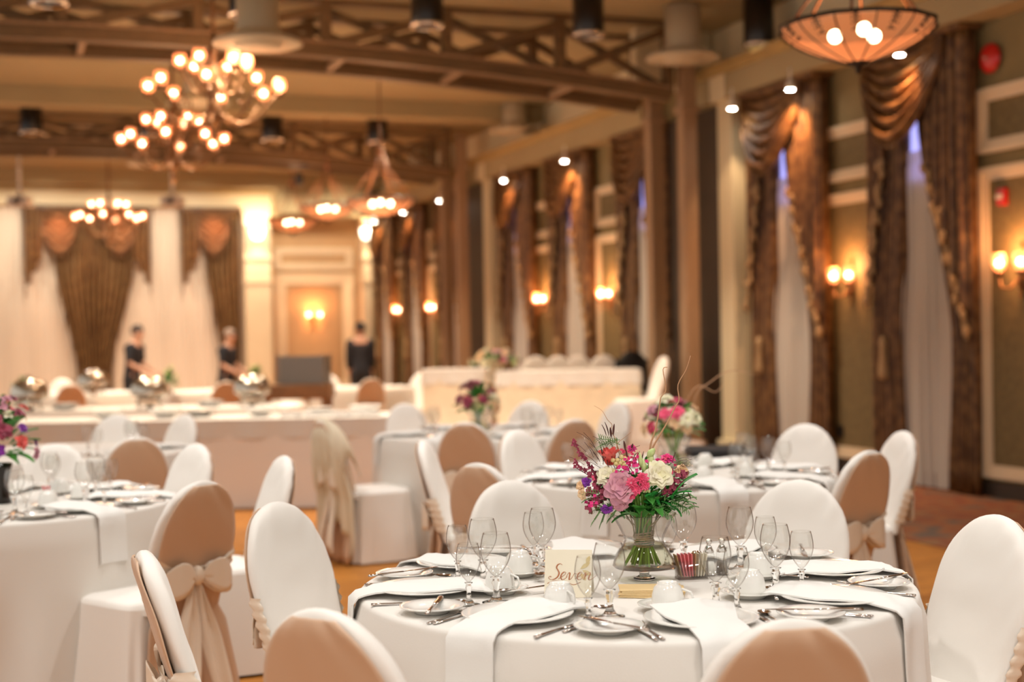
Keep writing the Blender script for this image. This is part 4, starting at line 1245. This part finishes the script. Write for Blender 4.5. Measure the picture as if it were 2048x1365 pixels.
def leafmesh(mb, a, b, w, droop=.1):
    a = Vector(a); b = Vector(b); d = b-a; up = Vector((0, 0, 1)); s = d.cross(up)
    s = s.normalized() if s.length > 1e-4 else Vector((1, 0, 0)); nn = s.cross(d).normalized()
    def fn(i, j):
        u = (i-.5)*2; return a+d*j+s*u*w*sin(pi*(.04+.92*j))**.8+nn*(d.length*droop*sin(pi*j)+w*.3*abs(u))
    mb.grid(fn, 5, 9)
def spray(mb, a, b, n, size, rnd, spread):
    a = Vector(a); b = Vector(b)
    for k in range(n):
        t = rnd.uniform(.35, 1); c = a.lerp(b, t)+Vector((rnd.uniform(-1, 1), rnd.uniform(-1, 1), rnd.uniform(-1, 1)))*spread
        mb.sphere(c, (size, size, size*rnd.uniform(.8, 1.4)), 6, 4)
def wiggle(a, b, rnd, amp, n=16):
    a = Vector(a); b = Vector(b); o = Vector((rnd.uniform(-1, 1), rnd.uniform(-.3, .3), 0))
    pts = []
    for i in range(n+1):
        t = i/n; pts.append(a.lerp(b, t)+Vector((amp*sin(t*7+o.x*3)*t, amp*.5*sin(t*5+1), amp*.3*sin(t*11))))
    return pts

VH = .185
def mkvase():
    r = empty('glass_vase', label='v', cat='vase')
    out = [(.000, .002), (.030, .002), (.031, .006), (.014, .014), (.015, .030), (.052, .033), (.082, .035), (.088, .041), (.084, .056), (.068, .082), (.057, .102), (.054, .112), (.058, .125), (.070, .150), (.085, .175), (.092, VH)]
    inn = [(a-.0028 if a > .03 else a*.9, b+.001) for a, b in reversed(out[5:])]
    MB().lathe(out[5:]+inn+[(0, .033)], 44).build('bowl', 'glass', r)
    MB().lathe(out[:6]+[(.0, .031)], 28).build('foot', 'stemglass', r)
    MB().lathe([(0, .034), (.076, .039), (.083, .043), (.079, .057), (.063, .083), (.0535, .100), (0, .101)], 36).build('water', 'water', r)
    return r
VP = Proto(mkvase())
vp = foot(1289, 1160)
VP.put(vp, 0, 'clear waisted glass vase of stems and water on the front table', 'clear waisted glass vases')
def X3(px, py, dy=0):    # a point of the focused bouquet, at a real depth next to the vase
    return atY(px, py, vp.y+dy)-vp
bq = empty('flower_bouquet', vp, 0, 'bouquet of pink, mauve and white flowers with curly twigs on the front table', 'bouquet')
rnd = random.Random(5)
base = Vector((0, 0, .11))
# stems inside the vase, splayed below the tie
sb = MB()
for k in range(26):
    a = k*2.4; q = (k % 5)/5*.8+.2
    sb.tube([(.066*q*cos(a), .066*q*sin(a), .042), (.022*q*cos(a+.4), .022*q*sin(a+.4), .108), (.03*q*cos(a+.9), .03*q*sin(a+.9), .18), (.06*q*cos(a+1), .06*q*sin(a+1), .25)], .0034, 7)
sb.build('stem_bundle', 'stem', bq)
tw = MB()
for k in range(9): tw.tube([(.027*cos(a)*(1+.06*sin(3*a+k)), .027*sin(a), .098+k*.0042+.003*sin(a+k)) for a in [i*2*pi/20 for i in range(21)]], .0021, 5)
for k in range(14):
    a = k*2*pi/14; tw.tube([(.026*cos(a), .026*sin(a), .12), (.030*cos(a+.2), .030*sin(a+.2), .15), (.05*cos(a+.5), .05*sin(a+.5), .19+.02*sin(k))], .0017, 5)
tw.build('twine_binding', 'twine', bq)
# greenery filling
lv = MB()
for k in range(60):
    a = rnd.uniform(0, 2*pi); t = rnd.uniform(.05, .16); z = rnd.uniform(.17, .27)
    s = Vector((cos(a)*t*.5, sin(a)*t*.45, z)); e = s+Vector((cos(a)*rnd.uniform(.04, .09), sin(a)*rnd.uniform(.03, .06), rnd.uniform(-.03, .05)))
    leafmesh(lv, s, e, rnd.uniform(.008, .016))
lv.build('leaf', 'leaf', bq)
lv = MB()
for k in range(34):
    a = k*2.4+.3; s0 = Vector((cos(a)*.03, sin(a)*.03, .175+.01*(k % 4))); e0 = Vector((cos(a)*(.085+.03*rnd.random()), sin(a)*(.07+.02*rnd.random()), .185+.06*rnd.random()))
    leafmesh(lv, s0, e0, rnd.uniform(.014, .022))
lv.build('leaf', 'leaf', bq)
lv = MB()
for (a, b, w) in (((1345, 1000), (1396, 950), .022), ((1335, 1000), (1384, 985), .013), ((1340, 1012), (1362, 1035), .012), ((1322, 1005), (1350, 1022), .012), ((1300, 990), (1318, 1015), .014)):
    leafmesh(lv, X3(*a, -.05), X3(*b, -.06), w)
lv.build('leaf', 'leafbright', bq)
# sage fern sprays
fn_ = MB()
for (a, b) in (((1330, 1010), (1300, 1030)), ((1335, 1000), (1375, 1020)), ((1230, 1010), (1190, 1020)), ((1225, 1000), (1175, 985)), ((1215, 1015), (1205, 1045)), ((1210, 1010), (1190, 1040)), ((1240, 890), (1198, 878)), ((1240, 880), (1200, 892)), ((1300, 1010), (1345, 1035)), ((1240, 1015), (1222, 1035))):
    A_, B_ = X3(*a, -.06), X3(*b, -.07); fn_.tube([A_, (A_+B_)/2+Vector((0, 0, .005)), B_], .001, 4)
    for k in range(9):
        t = .15+.85*k/8; c = A_.lerp(B_, t)
        for s in (-1, 1): leafmesh(fn_, c, c+(B_-A_).normalized()*.010+Vector((0, 0, s*.012))+Vector((s*.006, 0, 0)), .0028)
fn_.build('fern_spray', 'fern', bq)
# more greenery: sage sprays low right and left, fill leaves behind the blooms
for (x0, x1, y0, y1, n_, mt) in ((1300, 1372, 985, 1032, 26, 'fern'), (1180, 1225, 995, 1035, 12, 'fern'), (1195, 1350, 925, 1000, 34, 'leaf'), (1290, 1345, 965, 1010, 16, 'leafbright')):
    sg = MB()
    for k in range(n_):
        x = rnd.uniform(x0, x1); y = rnd.uniform(y0, y1); A_ = X3(x, y, (.0 if mt == 'leaf' else -.05)+rnd.uniform(-.015, .015))
        out_ = Vector(((x-1270)/90*.030+rnd.uniform(-.012, .012), rnd.uniform(-.02, .01), rnd.uniform(-.012, .028)))
        leafmesh(sg, A_, A_+out_, rnd.uniform(.006, .010) if mt == 'fern' else rnd.uniform(.009, .015), .15)
    sg.build({'fern': 'sage_leaf', 'leaf': 'leaf', 'leafbright': 'leaf'}[mt], mt, bq)
sk = MB()
for k in range(26):
    x = rnd.choice([rnd.uniform(1165, 1225), rnd.uniform(1225, 1285), rnd.uniform(1330, 1370)]); y = rnd.uniform(875, 950) if x < 1300 else rnd.uniform(915, 975)
    A_ = X3(x, y, -.03); u_ = (x-1268)/100
    leafmesh(sk, A_, A_+Vector((u_*.035+rnd.uniform(-.008, .008), -.004, rnd.uniform(.018, .045) if x < 1300 else rnd.uniform(-.01, .03))), .0034, .05)
sk.build('burgundy_spike_leaf', 'darkleaf', bq)
# hero flowers
rose('mauve_rose', X3(1243, 975, -.085), (-.15, -.9, .35), .056, 'mauve', bq, 5, 3, label='large mauve rose')
rose('mauve_rose', X3(1240, 1008, -.08), (-.1, -.8, -.5), .030, 'mauve', bq, 3, 14)
for k, (px, py, R) in enumerate(((1262, 967, .021), (1284, 958, .021), (1272, 980, .019), (1290, 972, .016), (1262, 990, .016))):
    rose('pink_carnation', X3(px, py, -.10), (.05*k-.1, -1, .35), R, 'pink', bq, 5, 20+k, True)
rose('white_lisianthus', X3(1318, 950, -.075), (.15, -.95, .3), .047, 'ivory', bq, 4, 8, label='wide open ivory bloom')
rose('white_lisianthus', X3(1213, 953, -.06), (-.2, -.8, .4), .036, 'ivory', bq, 3, 9)
rose('peach_rose', X3(1365, 943, -.03), (.4, -.8, .4), .024, 'peach', bq, 4, 10)
rose('peach_rose', X3(1161, 972, -.02), (-.5, -.7, .2), .017, 'peach', bq, 3, 11)
rose('peach_rose', X3(1164, 990, -.03), (-.5, -.7, 0), .018, 'peach', bq, 3, 12)
rose('pink_carnation', X3(1335, 918, -.01), (.1, -.5, .9), .024, 'hotpink', bq, 5, 31, True)
rose('pink_carnation', X3(1316, 921, -.01), (0, -.8, .6), .010, 'hotpink', bq, 3, 32, True)
rose('pink_carnation', X3(1263, 898, 0), (0, -.8, .5), .016, 'hotpink', bq, 4, 33, True)
rose('purple_bloom', X3(1213, 1020, -.07), (-.1, -.7, -.7), .021, 'purple', bq, 3, 34)
rose('purple_bloom', X3(1172, 965, -.03), (-.5, -.8, .1), .017, 'purple', bq, 3, 35)
tl = MB()
for k in range(6): petal(tl, X3(1221, 930, -.04), (-.15, -.25, 1), k*pi/3, .046, -.12, .40, 1.38)
tl.build('coral_tulip', 'coral', bq)
bd = MB()
for (a, b, w) in (((1290, 950), (1286, 918), .010), ((1300, 935), (1303, 905), .012), ((1282, 935), (1279, 905), .008), ((1295, 915), (1310, 897), .012)):
    A_, B_ = X3(*a, -.06), X3(*b, -.05); m_ = (A_+B_)/2; bd.tube([A_, A_.lerp(B_, .3), m_, A_.lerp(B_, .8), B_], [.003, w*.8, w*.9, w*.55, .001], 8)
bd.build('lily_bud', 'budgreen', bq)
br_ = MB()
for (px, py) in ((1226, 921), (1232, 928), (1238, 933), (1243, 915), (1246, 923), (1250, 918), (1228, 945), (1224, 947), (1235, 921), (1241, 927), (1248, 931)):
    br_.sphere(X3(px, py, -.06), .0065, 10, 7)
br_.build('hypericum_berries', 'berry', bq)
gb = MB()
for k in range(40): gb.sphere(X3(rnd.uniform(1285, 1302), rnd.uniform(965, 985), -.08+rnd.uniform(-.01, .01)), .0038, 6, 5)
for k in range(20): gb.sphere(X3(rnd.uniform(1225, 1245), rnd.uniform(922, 950), -.04), .003, 6, 5)
gb.build('green_berries', 'budgreen', bq)
def blossoms(name, mat, pts, n, spr, sz, dy):
    mb = MB()
    for (px, py) in pts:
        for k in range(n):
            c = X3(px+rnd.gauss(0, spr), py+rnd.gauss(0, spr), dy+rnd.uniform(-.02, .02))
            for q in range(4): petal(mb, c, (rnd.uniform(-.5, .5), -1, rnd.uniform(0, .8)), q*pi/2, sz, .1, .5, .6, 3)
    mb.build(name, mat, bq)
blossoms('maroon_blossoms', 'maroon', [(1180, 985), (1187, 1000), (1183, 1015), (1195, 975), (1205, 985), (1345, 960), (1355, 968), (1340, 980), (1362, 955), (1200, 1000), (1330, 985)], 10, 6, .008, -.055)
blossoms('magenta_wax_flowers', 'hotpink', [(1190, 990), (1255, 925), (1268, 935), (1273, 922), (1240, 938), (1262, 945), (1180, 1010), (1247, 943)], 6, 6, .0065, -.06)
blossoms('pink_wax_flowers', 'pink', [(1258, 915), (1268, 912), (1345, 935), (1338, 930), (1248, 905), (1192, 960), (1265, 925)], 5, 6, .006, -.03)
# burgundy orchid-like sprays at left
sp_ = MB(); tn = MB()
for path in ([(1215, 985), (1190, 945), (1165, 915), (1152, 895), (1146, 885)], [(1205, 975), (1180, 950), (1158, 932), (1148, 925)], [(1200, 960), (1185, 940), (1172, 918), (1160, 905)], [(1195, 965), (1175, 950), (1150, 935)]):
    pts = [X3(x, y, -.03-.002*i) for i, (x, y) in enumerate(path)]; tn.tube(pts, .0012, 5)
    for i in range(len(pts)-1):
        for t in (.2, .6, .95):
            c = pts[i].lerp(pts[i+1], t)+Vector((rnd.uniform(-.006, .006), -.004, rnd.uniform(-.006, .006)))
            for q in range(3): petal(sp_, c, (rnd.uniform(-1, 0), -.8, rnd.uniform(-.3, .8)), q*2.1, .009, .1, .45, .7, 3)
sp_.build('burgundy_orchid_spray', 'maroon', bq); tn.build('spray_stem', 'darkleaf', bq)
dk = MB()
for (a, b) in (((1196, 920), (1177, 893)), ((1200, 925), (1185, 905)), ((1206, 930), (1198, 885)), ((1215, 930), (1204, 900)), ((1216, 935), (1207, 905)), ((1212, 872), (1203, 850)), ((1217, 872), (1209, 845)), ((1222, 876), (1220, 855)), ((1227, 872), (1229, 848)),
               ((1262, 925), (1276, 905)), ((1250, 902), (1247, 882)), ((1256, 905), (1280, 892)), ((1264, 898), (1266, 888)), ((1340, 928), (1374, 921)), ((1346, 925), (1352, 905)), ((1206, 942), (1180, 925)), ((1195, 930), (1170, 910)), ((1180, 945), (1210, 943)), ((1375, 985), (1381, 1000)), ((1358, 1008), (1366, 1020)), ((1268, 930), (1280, 903)), ((1215, 880), (1225, 895))):
    leafmesh(dk, X3(*a, -.05), X3(*b, -.055), .0038, .04)
dk.build('burgundy_spike_leaf', 'darkleaf', bq)
tg = MB()
tw1 = [(1292, 1000), (1298, 950), (1302, 905), (1320, 870), (1326, 860), (1335, 845), (1350, 815), (1358, 800), (1356, 770), (1372, 740), (1381, 712)]
tw2 = [(1295, 990), (1300, 900), (1306, 875), (1312, 855), (1318, 820), (1322, 795), (1332, 780), (1326, 740), (1335, 735)]
tw3 = [(1275, 960), (1238, 900), (1232, 880), (1222, 862), (1224, 850), (1215, 840), (1204, 822), (1188, 812)]
tw4 = [(1240, 910), (1234, 895), (1237, 885), (1246, 878), (1262, 865)]
for k, tw_ in enumerate((tw1, tw2, tw3, tw4)):
    pts = crom([X3(x, y, -.02-.01*k) for x, y in tw_], 4); L_ = len(pts)
    tg.tube(pts, [lerp(.0032, .0011, i/(L_-1))*(1 if k < 2 else .5) for i in range(L_)], 6)
tg.build('curly_willow_twig', 'twig', bq)

# generic bouquets for the other tables
def bouquet(loc, R, H, seed, label, cols, twigs=(), vase=True, lowz=0.17):
    b_ = empty('flower_bouquet', loc, 0, label, 'bouquet'); rn = random.Random(seed)
    st = MB()
    for k in range(12):
        a = k*2.4; st.tube([(.04*cos(a), .04*sin(a), .045), (.012*cos(a), .012*sin(a), .11), (.06*cos(a), .06*sin(a), .24)], .004, 6)
    if vase: st.build('stem_bundle', 'stem', b_)
    elif lowz < .04: MB().lathe([(0, .0005), (.04, .0005), (.06, .03), (.065, .07), (.058, .068), (0, .03)], 20).build('flower_bowl', 'china', b_)
    lv = MB()
    for k in range(45):
        a = rn.uniform(0, 2*pi); el = rn.uniform(-.3, 1.2); d = Vector((cos(a)*cos(el), sin(a)*cos(el), sin(el)*H/R))
        c = Vector((0, 0, lowz+H*.3)); leafmesh(lv, c+d*R*.4, c+d*R*rn.uniform(.8, 1.1), rn.uniform(.014, .026))
    lv.build('leaf', 'leaf', b_)
    i = 0
    for (mat, n_, r_) in cols:
        for k in range(n_):
            a = rn.uniform(pi, 2*pi) if k % 3 else rn.uniform(0, pi); el = rn.uniform(-.1, 1.35)
            d = Vector((cos(a)*cos(el), sin(a)*cos(el), sin(el)*H/R)); c = Vector((0, 0, lowz+H*.3))+d*R*rn.uniform(.75, .98)
            rose('rose_bloom' if r_ > .03 else 'small_bloom', c, d, r_*rn.uniform(.8, 1.2), mat, b_, 3, seed*50+i, r_ < .03); i += 1
    if twigs:
        tg = MB()
        for q in twigs:
            pts = crom([atY(x, y, loc.y)-loc for x, y in q], 4); L_ = len(pts)
            tg.tube(pts, [lerp(.0045, .0015, i/(L_-1)) for i in range(L_)], 6)
        tg.build('curly_willow_twig', 'twig', b_)
    return b_
p2 = atz(1348, 950, TZ); VP.put(p2, 0, 'clear glass vase on the second table behind, blurred', 'clear waisted glass vases')
bouquet(p2, .15, .16, 2, 'blurred bouquet of ivory and pink roses with curly twigs on the second table',
        [('ivory', 11, .044), ('pink', 6, .040), ('peach', 6, .036), ('mauve', 5, .036), ('maroon', 5, .031), ('budgreen', 6, .031)],
        (((1348, 880), (1370, 850), (1385, 820), (1395, 785), (1420, 765), (1450, 745), (1480, 742), (1508, 752)), ((1350, 870), (1368, 820), (1380, 790), (1400, 772), (1430, 785), (1445, 770)), ((1340, 860), (1318, 820), (1325, 790))))
p3 = atz(957, 872, TZ); VP.put(p3, 0, 'clear glass vase under the dark red flowers on the third table', 'clear waisted glass vases')
bouquet(p3, .17, .17, 3, 'distant bouquet of dark red and peach flowers on the third table',
        [('maroon', 12, .045), ('peach', 5, .04), ('coral', 4, .035), ('ivory', 2, .03)], (), True, .15)
p4 = Vector((TL.x+.02, TL.y+.0, TZ)); 
r = empty('dark_vase', p4, 0, 'dark glass vase at the left edge of the view', 'vase')
MB().lathe([(0, .001), (.06, .001), (.05, .03), (.045, .08), (.06, .15), (.065, .17), (.058, .165), (.04, .08), (0, .04)], 28).build('body', 'black_vase', r)
bouquet(p4, .17, .26, 4, 'dense bouquet of red, ivory and purple flowers cut by the left edge',
        [('maroon', 9, .04), ('coral', 6, .035), ('ivory', 7, .042), ('purple', 4, .03), ('mauve', 5, .035), ('pink', 3, .03)], (), False, .15)
p5 = Vector((atY(990, 735, 16.3).x, 16.25, RZ+.772))
bouquet(p5, .30, .16, 6, 'low arrangement of pale pink and ivory flowers on the head table',
        [('ivory', 10, .06), ('peach', 8, .055), ('mauve', 6, .05), ('maroon', 6, .04), ('budgreen', 4, .05)], (), False, .05)

bouquet(Vector((atY(48, 760, 14.45).x, 14.45, .7615)), .14, .26, 12, 'small blurred arrangement of dark red flowers at the far end of the buffet', [('maroon', 4, .04), ('ivory', 4, .04), ('peach', 2, .035)], (), False, .035)
bouquet(Vector((atY(338, 745, 17.8).x, 17.8, .7625)), .13, .24, 13, 'small brownish flower arrangement on a distant table beside the waiter', [('maroon', 4, .035), ('budgreen', 5, .04)], (), False, .035)
bouquet(Vector((atY(512, 735, 17.9).x, 17.75, .7625)), .13, .26, 14, 'small green arrangement on a distant table near the cream pilaster', [('budgreen', 7, .04), ('ivory', 2, .035)], (), False, .035)

# ================================================================== BUFFET THINGS
def chafer():
    r = empty('chafing_dish', label='c', cat='chafing dish')
    mb = MB()
    for k in range(4):
        a = pi/4+k*pi/2; mb.tube([(.15*cos(a), .15*sin(a), 0), (.13*cos(a), .13*sin(a), .08), (.155*cos(a), .155*sin(a), .12)], .009, 8)
    mb.tube([(.14*cos(a), .14*sin(a), .05) for a in [i*2*pi/24 for i in range(25)]], .006, 6)
    mb.lathe([(0, .0), (.04, .0), (.04, .045), (0, .045)], 14)
    mb.build('stand', 'silver', r)
    MB().lathe([(0, .09), (.10, .09), (.17, .13), (.185, .135), (.185, .145), (0, .145)], 32).build('water_pan', 'silver', r)
    MB().lathe([(.183, .145), (.186, .16), (.18, .21), (.155, .27), (.11, .305), (.05, .32), (0, .324)], 32).build('dome_lid', 'silver', r)
    MB().tube([(-.05, -.12, .25), (-.05, -.17, .27), (.05, -.17, .27), (.05, -.12, .25)], .008, 8).build('handle', 'chrome', r)
    return r
P = Proto(chafer())
for (px, Y, lab) in ((60, 14.0, 'silver domed chafing dish at the left end of the buffet'), (300, 14.1, 'silver domed chafing dish in the middle of the buffet'), (505, 14.3, 'silver domed chafing dish at the right end of the buffet')):
    q = atY(px, 820, Y); P.put((q.x, Y, .7615), .3, lab, 'silver chafing dishes')
q = TF[0]+Vector((.75, -.1, 0)); P.put((atY(186, 780, 17.6).x, 17.6, .764), 0, 'silver domed chafing dish below the tapering brown drape', 'silver chafing dishes')
# stacks of plates on the buffet: each plate its own
# (each plate of a stack is its own thing)
names = ['lowest', 'second', 'third', 'fourth', 'topmost']
for s, (px, Y, where) in enumerate(((130, 14.2, 'between the left and middle chafing dishes'), (400, 12.5, 'at the middle of the front buffet'), (640, 12.5, 'right part of the front buffet'), (420, 14.3, 'between the middle and right chafing dishes'))):
    for k in range(5):
        q = atY(px, 815, Y); BPp = PL.put((q.x, Y, .7612+k*.0105), k, 'white plate in the stack %s, %s' % (where, names[k]), 'stacked buffet plates')
for s, (px, Y, lab) in enumerate(((215, 12.5, 'left'), (330, 12.45, 'centre left'), (520, 12.45, 'centre right'), (730, 12.5, 'right'))):
    q = atY(px, 815, Y)
    r = empty('serving_bowl', (q.x, Y, .7612), 0, 'wide white serving bowl on the front buffet, %s' % lab, 'bowl', 'white serving bowls')
    MB().lathe([(0, .001), (.06, .001), (.07, .01), (.13, .055), (.15, .075), (.145, .077), (.12, .055), (0, .015)], 28).build('bowl_body', 'china', r)
# folded linen rolls
for k in range(7):
    q = atY(585+k*26, 818, 12.35)
    o = MB().tube([(-.09, 0, .022), (0, 0, .024), (.09, 0, .022)], .021, 10).build('rolled_napkin', 'napkin', loc=(q.x, 12.2+.04*(k % 2), .7615), rz=.5+.4*sin(k*2))
    tag(o, 'rolled white napkin along the right end of the front buffet, %s from the left' % ['first', 'second', 'third', 'fourth', 'fifth', 'sixth', 'seventh'][k], 'napkin', 'rolled napkins on the buffet')
# wooden trolley with grey slatted crate
q = atY(592, 790, 16.5)
r = empty('wooden_trolley', (q.x, 16.5, 0), 0, 'brown wooden serving trolley in front of the far panelled wall', 'trolley')
def hull(i, j):
    s = lerp(-1, 1, i); h = .15*(.5+.5*sqrt(abs(s))); return (s*.42, (-.3 if j < .5 else .3), .98) if False else (s*.42, lerp(-.3, .3, j), .72+.05*s*s)
bevel(MB().box(-.42, .42, -.3, .3, .73, .90).build('tray', 'wood', r), .02)
for sx in (-1, 1):
    for sy in (-1, 1): MB().box(sx*.36-.03, sx*.36+.03, sy*.24-.03, sy*.24+.03, .06, .73).build('leg', 'wood', r)
bevel(MB().box(-.38, .38, -.27, .27, .25, .29).build('shelf', 'wood', r), .01)
for sx in (-1, 1): 
    for sy in (-1, 1): MB().sphere((sx*.36, sy*.24, .03), (.03, .02, .03), 12, 8).build('wheel', 'black', r)
q = atY(609, 770, 16.5)
r = empty('slatted_crate', (q.x, 16.5, .901), -.1, 'grey slatted metal crate standing on the wooden trolley', 'crate')
for k in range(7): MB().box(-.26, .26, -.2, -.185, .02+k*.045, .05+k*.045).box(-.26, .26, .185, .2, .02+k*.045, .05+k*.045).box(-.26, -.245, -.185, .185, .02+k*.045, .05+k*.045).box(.245, .26, -.185, .185, .02+k*.045, .05+k*.045).build('slat', 'grey', r)
MB().box(-.245, .245, -.185, .185, 0, .3).build('liner', 'offwhite', r).data.materials[0] = M['grey']
for sx in (-1, 1):
    for sy in (-1, 1): MB().box(sx*.262-.01, sx*.262+.01, sy*.2-.01, sy*.2+.01, 0, .34).build('corner_post', 'grey', r)

# small black draped service stand right of the second bouquet
q = atz(1440, 905, .62)
r = empty('service_stand', (atY(1437, 890, 8.6).x, 8.6, 0), 0, 'low black draped stand behind the second table', 'stand')
bevel(MB().box(-.19, .19, -.19, .19, .0, .74).build('drape', 'blackcloth', r), .02)

# ================================================================== PEOPLE
def skinfig(name, joints, edges, mat, parent, sub=2, root=0):
    me = bpy.data.meshes.new(name); me.from_pydata([j[0] for j in joints], edges, [])
    o = bpy.data.objects.new(name, me); C.objects.link(o); o.parent = parent
    me.materials.append(M[mat])
    m = o.modifiers.new('skin', 'SKIN'); m.use_smooth_shade = True
    m2 = o.modifiers.new('sub', 'SUBSURF'); m2.levels = sub; m2.render_levels = sub
    if not me.skin_vertices:
        me.attributes  # ensure
    sk = me.skin_vertices[0].data if me.skin_vertices else None
    if sk is None:
        return o
    for i, j in enumerate(joints):
        r = j[1]; sk[i].radius = (r[0], r[1]) if hasattr(r, '__len__') else (r, r)
        sk[i].use_root = (i == root)
    return o
def person(loc, rz, H, label, hair='hair', armpose='down', stoop=0.0):
    k = H/1.75
    r = empty('person', loc, rz, label, 'person'); r.scale = (k, k, k)
    # local: faces +Y.  joints
    fy = stoop
    J = []; E = []
    def j(p, rad, par=None):
        J.append((p, rad)); 
        if par is not None: E.append((par, len(J)-1))
        return len(J)-1
    pel = j((0, 0, .95), (.15, .11))
    bel = j((0, .01+fy*.1, 1.10), (.145, .105), pel)
    che = j((0, .01+fy*.35, 1.30), (.165, .115), bel)
    sho = j((0, fy*.6-.01, 1.43), (.12, .085), che)
    nek = j((0, fy*.8, 1.50), (.060, .062), sho)
    hd1 = j((0, .015+fy*1.0, 1.565), (.080, .088), nek)
    hd2 = j((0, .01+fy*1.1, 1.675), (.088, .104), hd1)
    arms = []
    for s in (-1, 1):
        a = j((s*.17, fy*.6, 1.40), .060, sho); 
        if armpose == 'down': pts = [((s*.205, .0+fy*.4, 1.13), .042), ((s*.19, .08+fy*.5, .91), .030)]
        else: pts = [((s*.215, .03+fy*.5, 1.13), .042), ((s*.15, .25+fy*.5, 1.02), .032)]
        e = j(pts[0][0], pts[0][1], a); w = j(pts[1][0], pts[1][1], e)
        d = (Vector(pts[1][0])-Vector(pts[0][0])).normalized(); P0 = Vector(pts[1][0])
        pm = j(tuple(P0+d*.06), (.030, .020), w)
        side = Vector((1, 0, 0)) if armpose != 'down' else Vector((0, 1, 0))
        for q, (o_, l) in enumerate(((-.026, .070), (-.009, .082), (.009, .078), (.026, .062))):
            f1 = j(tuple(P0+d*.09+side*o_), .0095, pm); f2 = j(tuple(P0+d*(.09+l*.5)+side*o_*1.1+Vector((0, .004, -.004))), .0085, f1); j(tuple(P0+d*(.09+l)+side*o_*1.1+Vector((-s*.008, .012, -.01))), .007, f2)
        t1 = j(tuple(P0+d*.03+side*.035), .011, pm); j(tuple(P0+d*.075+side*.055), .009, t1)
        arms.append((a, e, w))
    for s in (-1, 1):
        h = j((s*.09, 0, .86), .088, pel); kn = j((s*.10, .015, .48), .058, h); an = j((s*.10, -.015, .09), .040, kn); j((s*.11, .13, .035), (.04, .03), an)
    skinfig('body', J, E, 'skin', r)
    # face
    fm = MB(); hy = .10+fy*1.1
    fm.sphere((0, hy+.004, 1.628), (.011, .018, .020), 8, 6); fm.build('nose', 'skin', r)
    em = MB(); 
    for s in (-1, 1): em.sphere((s*.027, hy-.010, 1.655), (.008, .006, .004), 8, 6)
    em.build('eyes', 'black', r)
    mm = MB().sphere((0, hy-.004, 1.595), (.022, .007, .006), 8, 6); mm.build('mouth', 'pinkpaper', r)
    er = MB()
    for s in (-1, 1): er.sphere((s*.082, fy*1.1, 1.64), (.010, .018, .028), 8, 6)
    er.build('ears', 'skin', r)
    # hair cap
    def cap(i, j_):
        a = i*2*pi; t = j_*pi*.72; front = max(0, sin(a)+.15); t *= (1-.42*min(1, front))
        return (.090*sin(t)*cos(a), fy*1.1-.004+.106*sin(t)*sin(a), 1.662+.100*cos(t))
    MB().grid(cap, 28, 10, cu=True).build('hair', hair, r)
    # shirt
    J2 = []; E2 = []
    def k2(p, rad, par=None):
        J2.append((p, rad)); 
        if par is not None: E2.append((par, len(J2)-1))
        return len(J2)-1
    am = k2((0, 0, .84), (.165, .128)); a0 = k2((0, 0, .92), (.178, .136), am); a1 = k2((0, .01+fy*.1, 1.10), (.165, .125), a0); a2 = k2((0, .01+fy*.35, 1.30), (.185, .135), a1); a3 = k2((0, fy*.6-.01, 1.44), (.135, .10), a2); k2((0, fy*.75, 1.49), (.068, .068), a3)
    for s in (-1, 1):
        b0 = k2((s*.18, fy*.6, 1.40), .074, a3); el = Vector(J[arms[0 if s < 0 else 1][1]][0]); b1 = k2(tuple(Vector((s*.18, fy*.6, 1.40)).lerp(el, .55)), .062, b0); b2 = k2(tuple(Vector((s*.18, fy*.6, 1.40)).lerp(el, .95)), .056, b1)
        if armpose == 'down': k2(tuple(el.lerp(Vector(J[arms[0 if s < 0 else 1][2]][0]), .8)), .044, b2)
    skinfig('shirt', J2, E2, 'shirt', r)
    J3 = [((0, 0, 1.06), (.158, .118)), ((0, 0, .90), (.168, .128))]; E3 = [(0, 1)]
    for s in (-1, 1):
        i0 = len(J3); J3 += [((s*.095, 0, .80), .104), ((s*.10, .015, .48), .078), ((s*.10, -.015, .10), .064)]; E3 += [(1, i0), (i0, i0+1), (i0+1, i0+2)]
    skinfig('trousers', J3, E3, 'trouser', r)
    for s in (-1, 1): MB().sphere((s*.11, .07, .045), (.052, .14, .045), 14, 8).build('shoe', 'black', r)
    return r
q = atY(262, 658, 21.5); person((q.x, 21.5, 0), radians(-90-12), 1.66, 'dark-haired person in a black short-sleeved shirt, seen from the side reaching to a table', 'hair', 'reach', .10)
q = atY(450, 665, 21.8); person((q.x, 21.8, 0), radians(-110), 1.58, 'person in a black shirt with greying hair beside the far pilaster', 'hairgrey', 'reach', .08)
q = atY(720, 650, 22.6); person((q.x, 22.6, 0), radians(8), 1.66, 'dark-haired person in black facing away near the far corner', 'hair', 'down', 0)
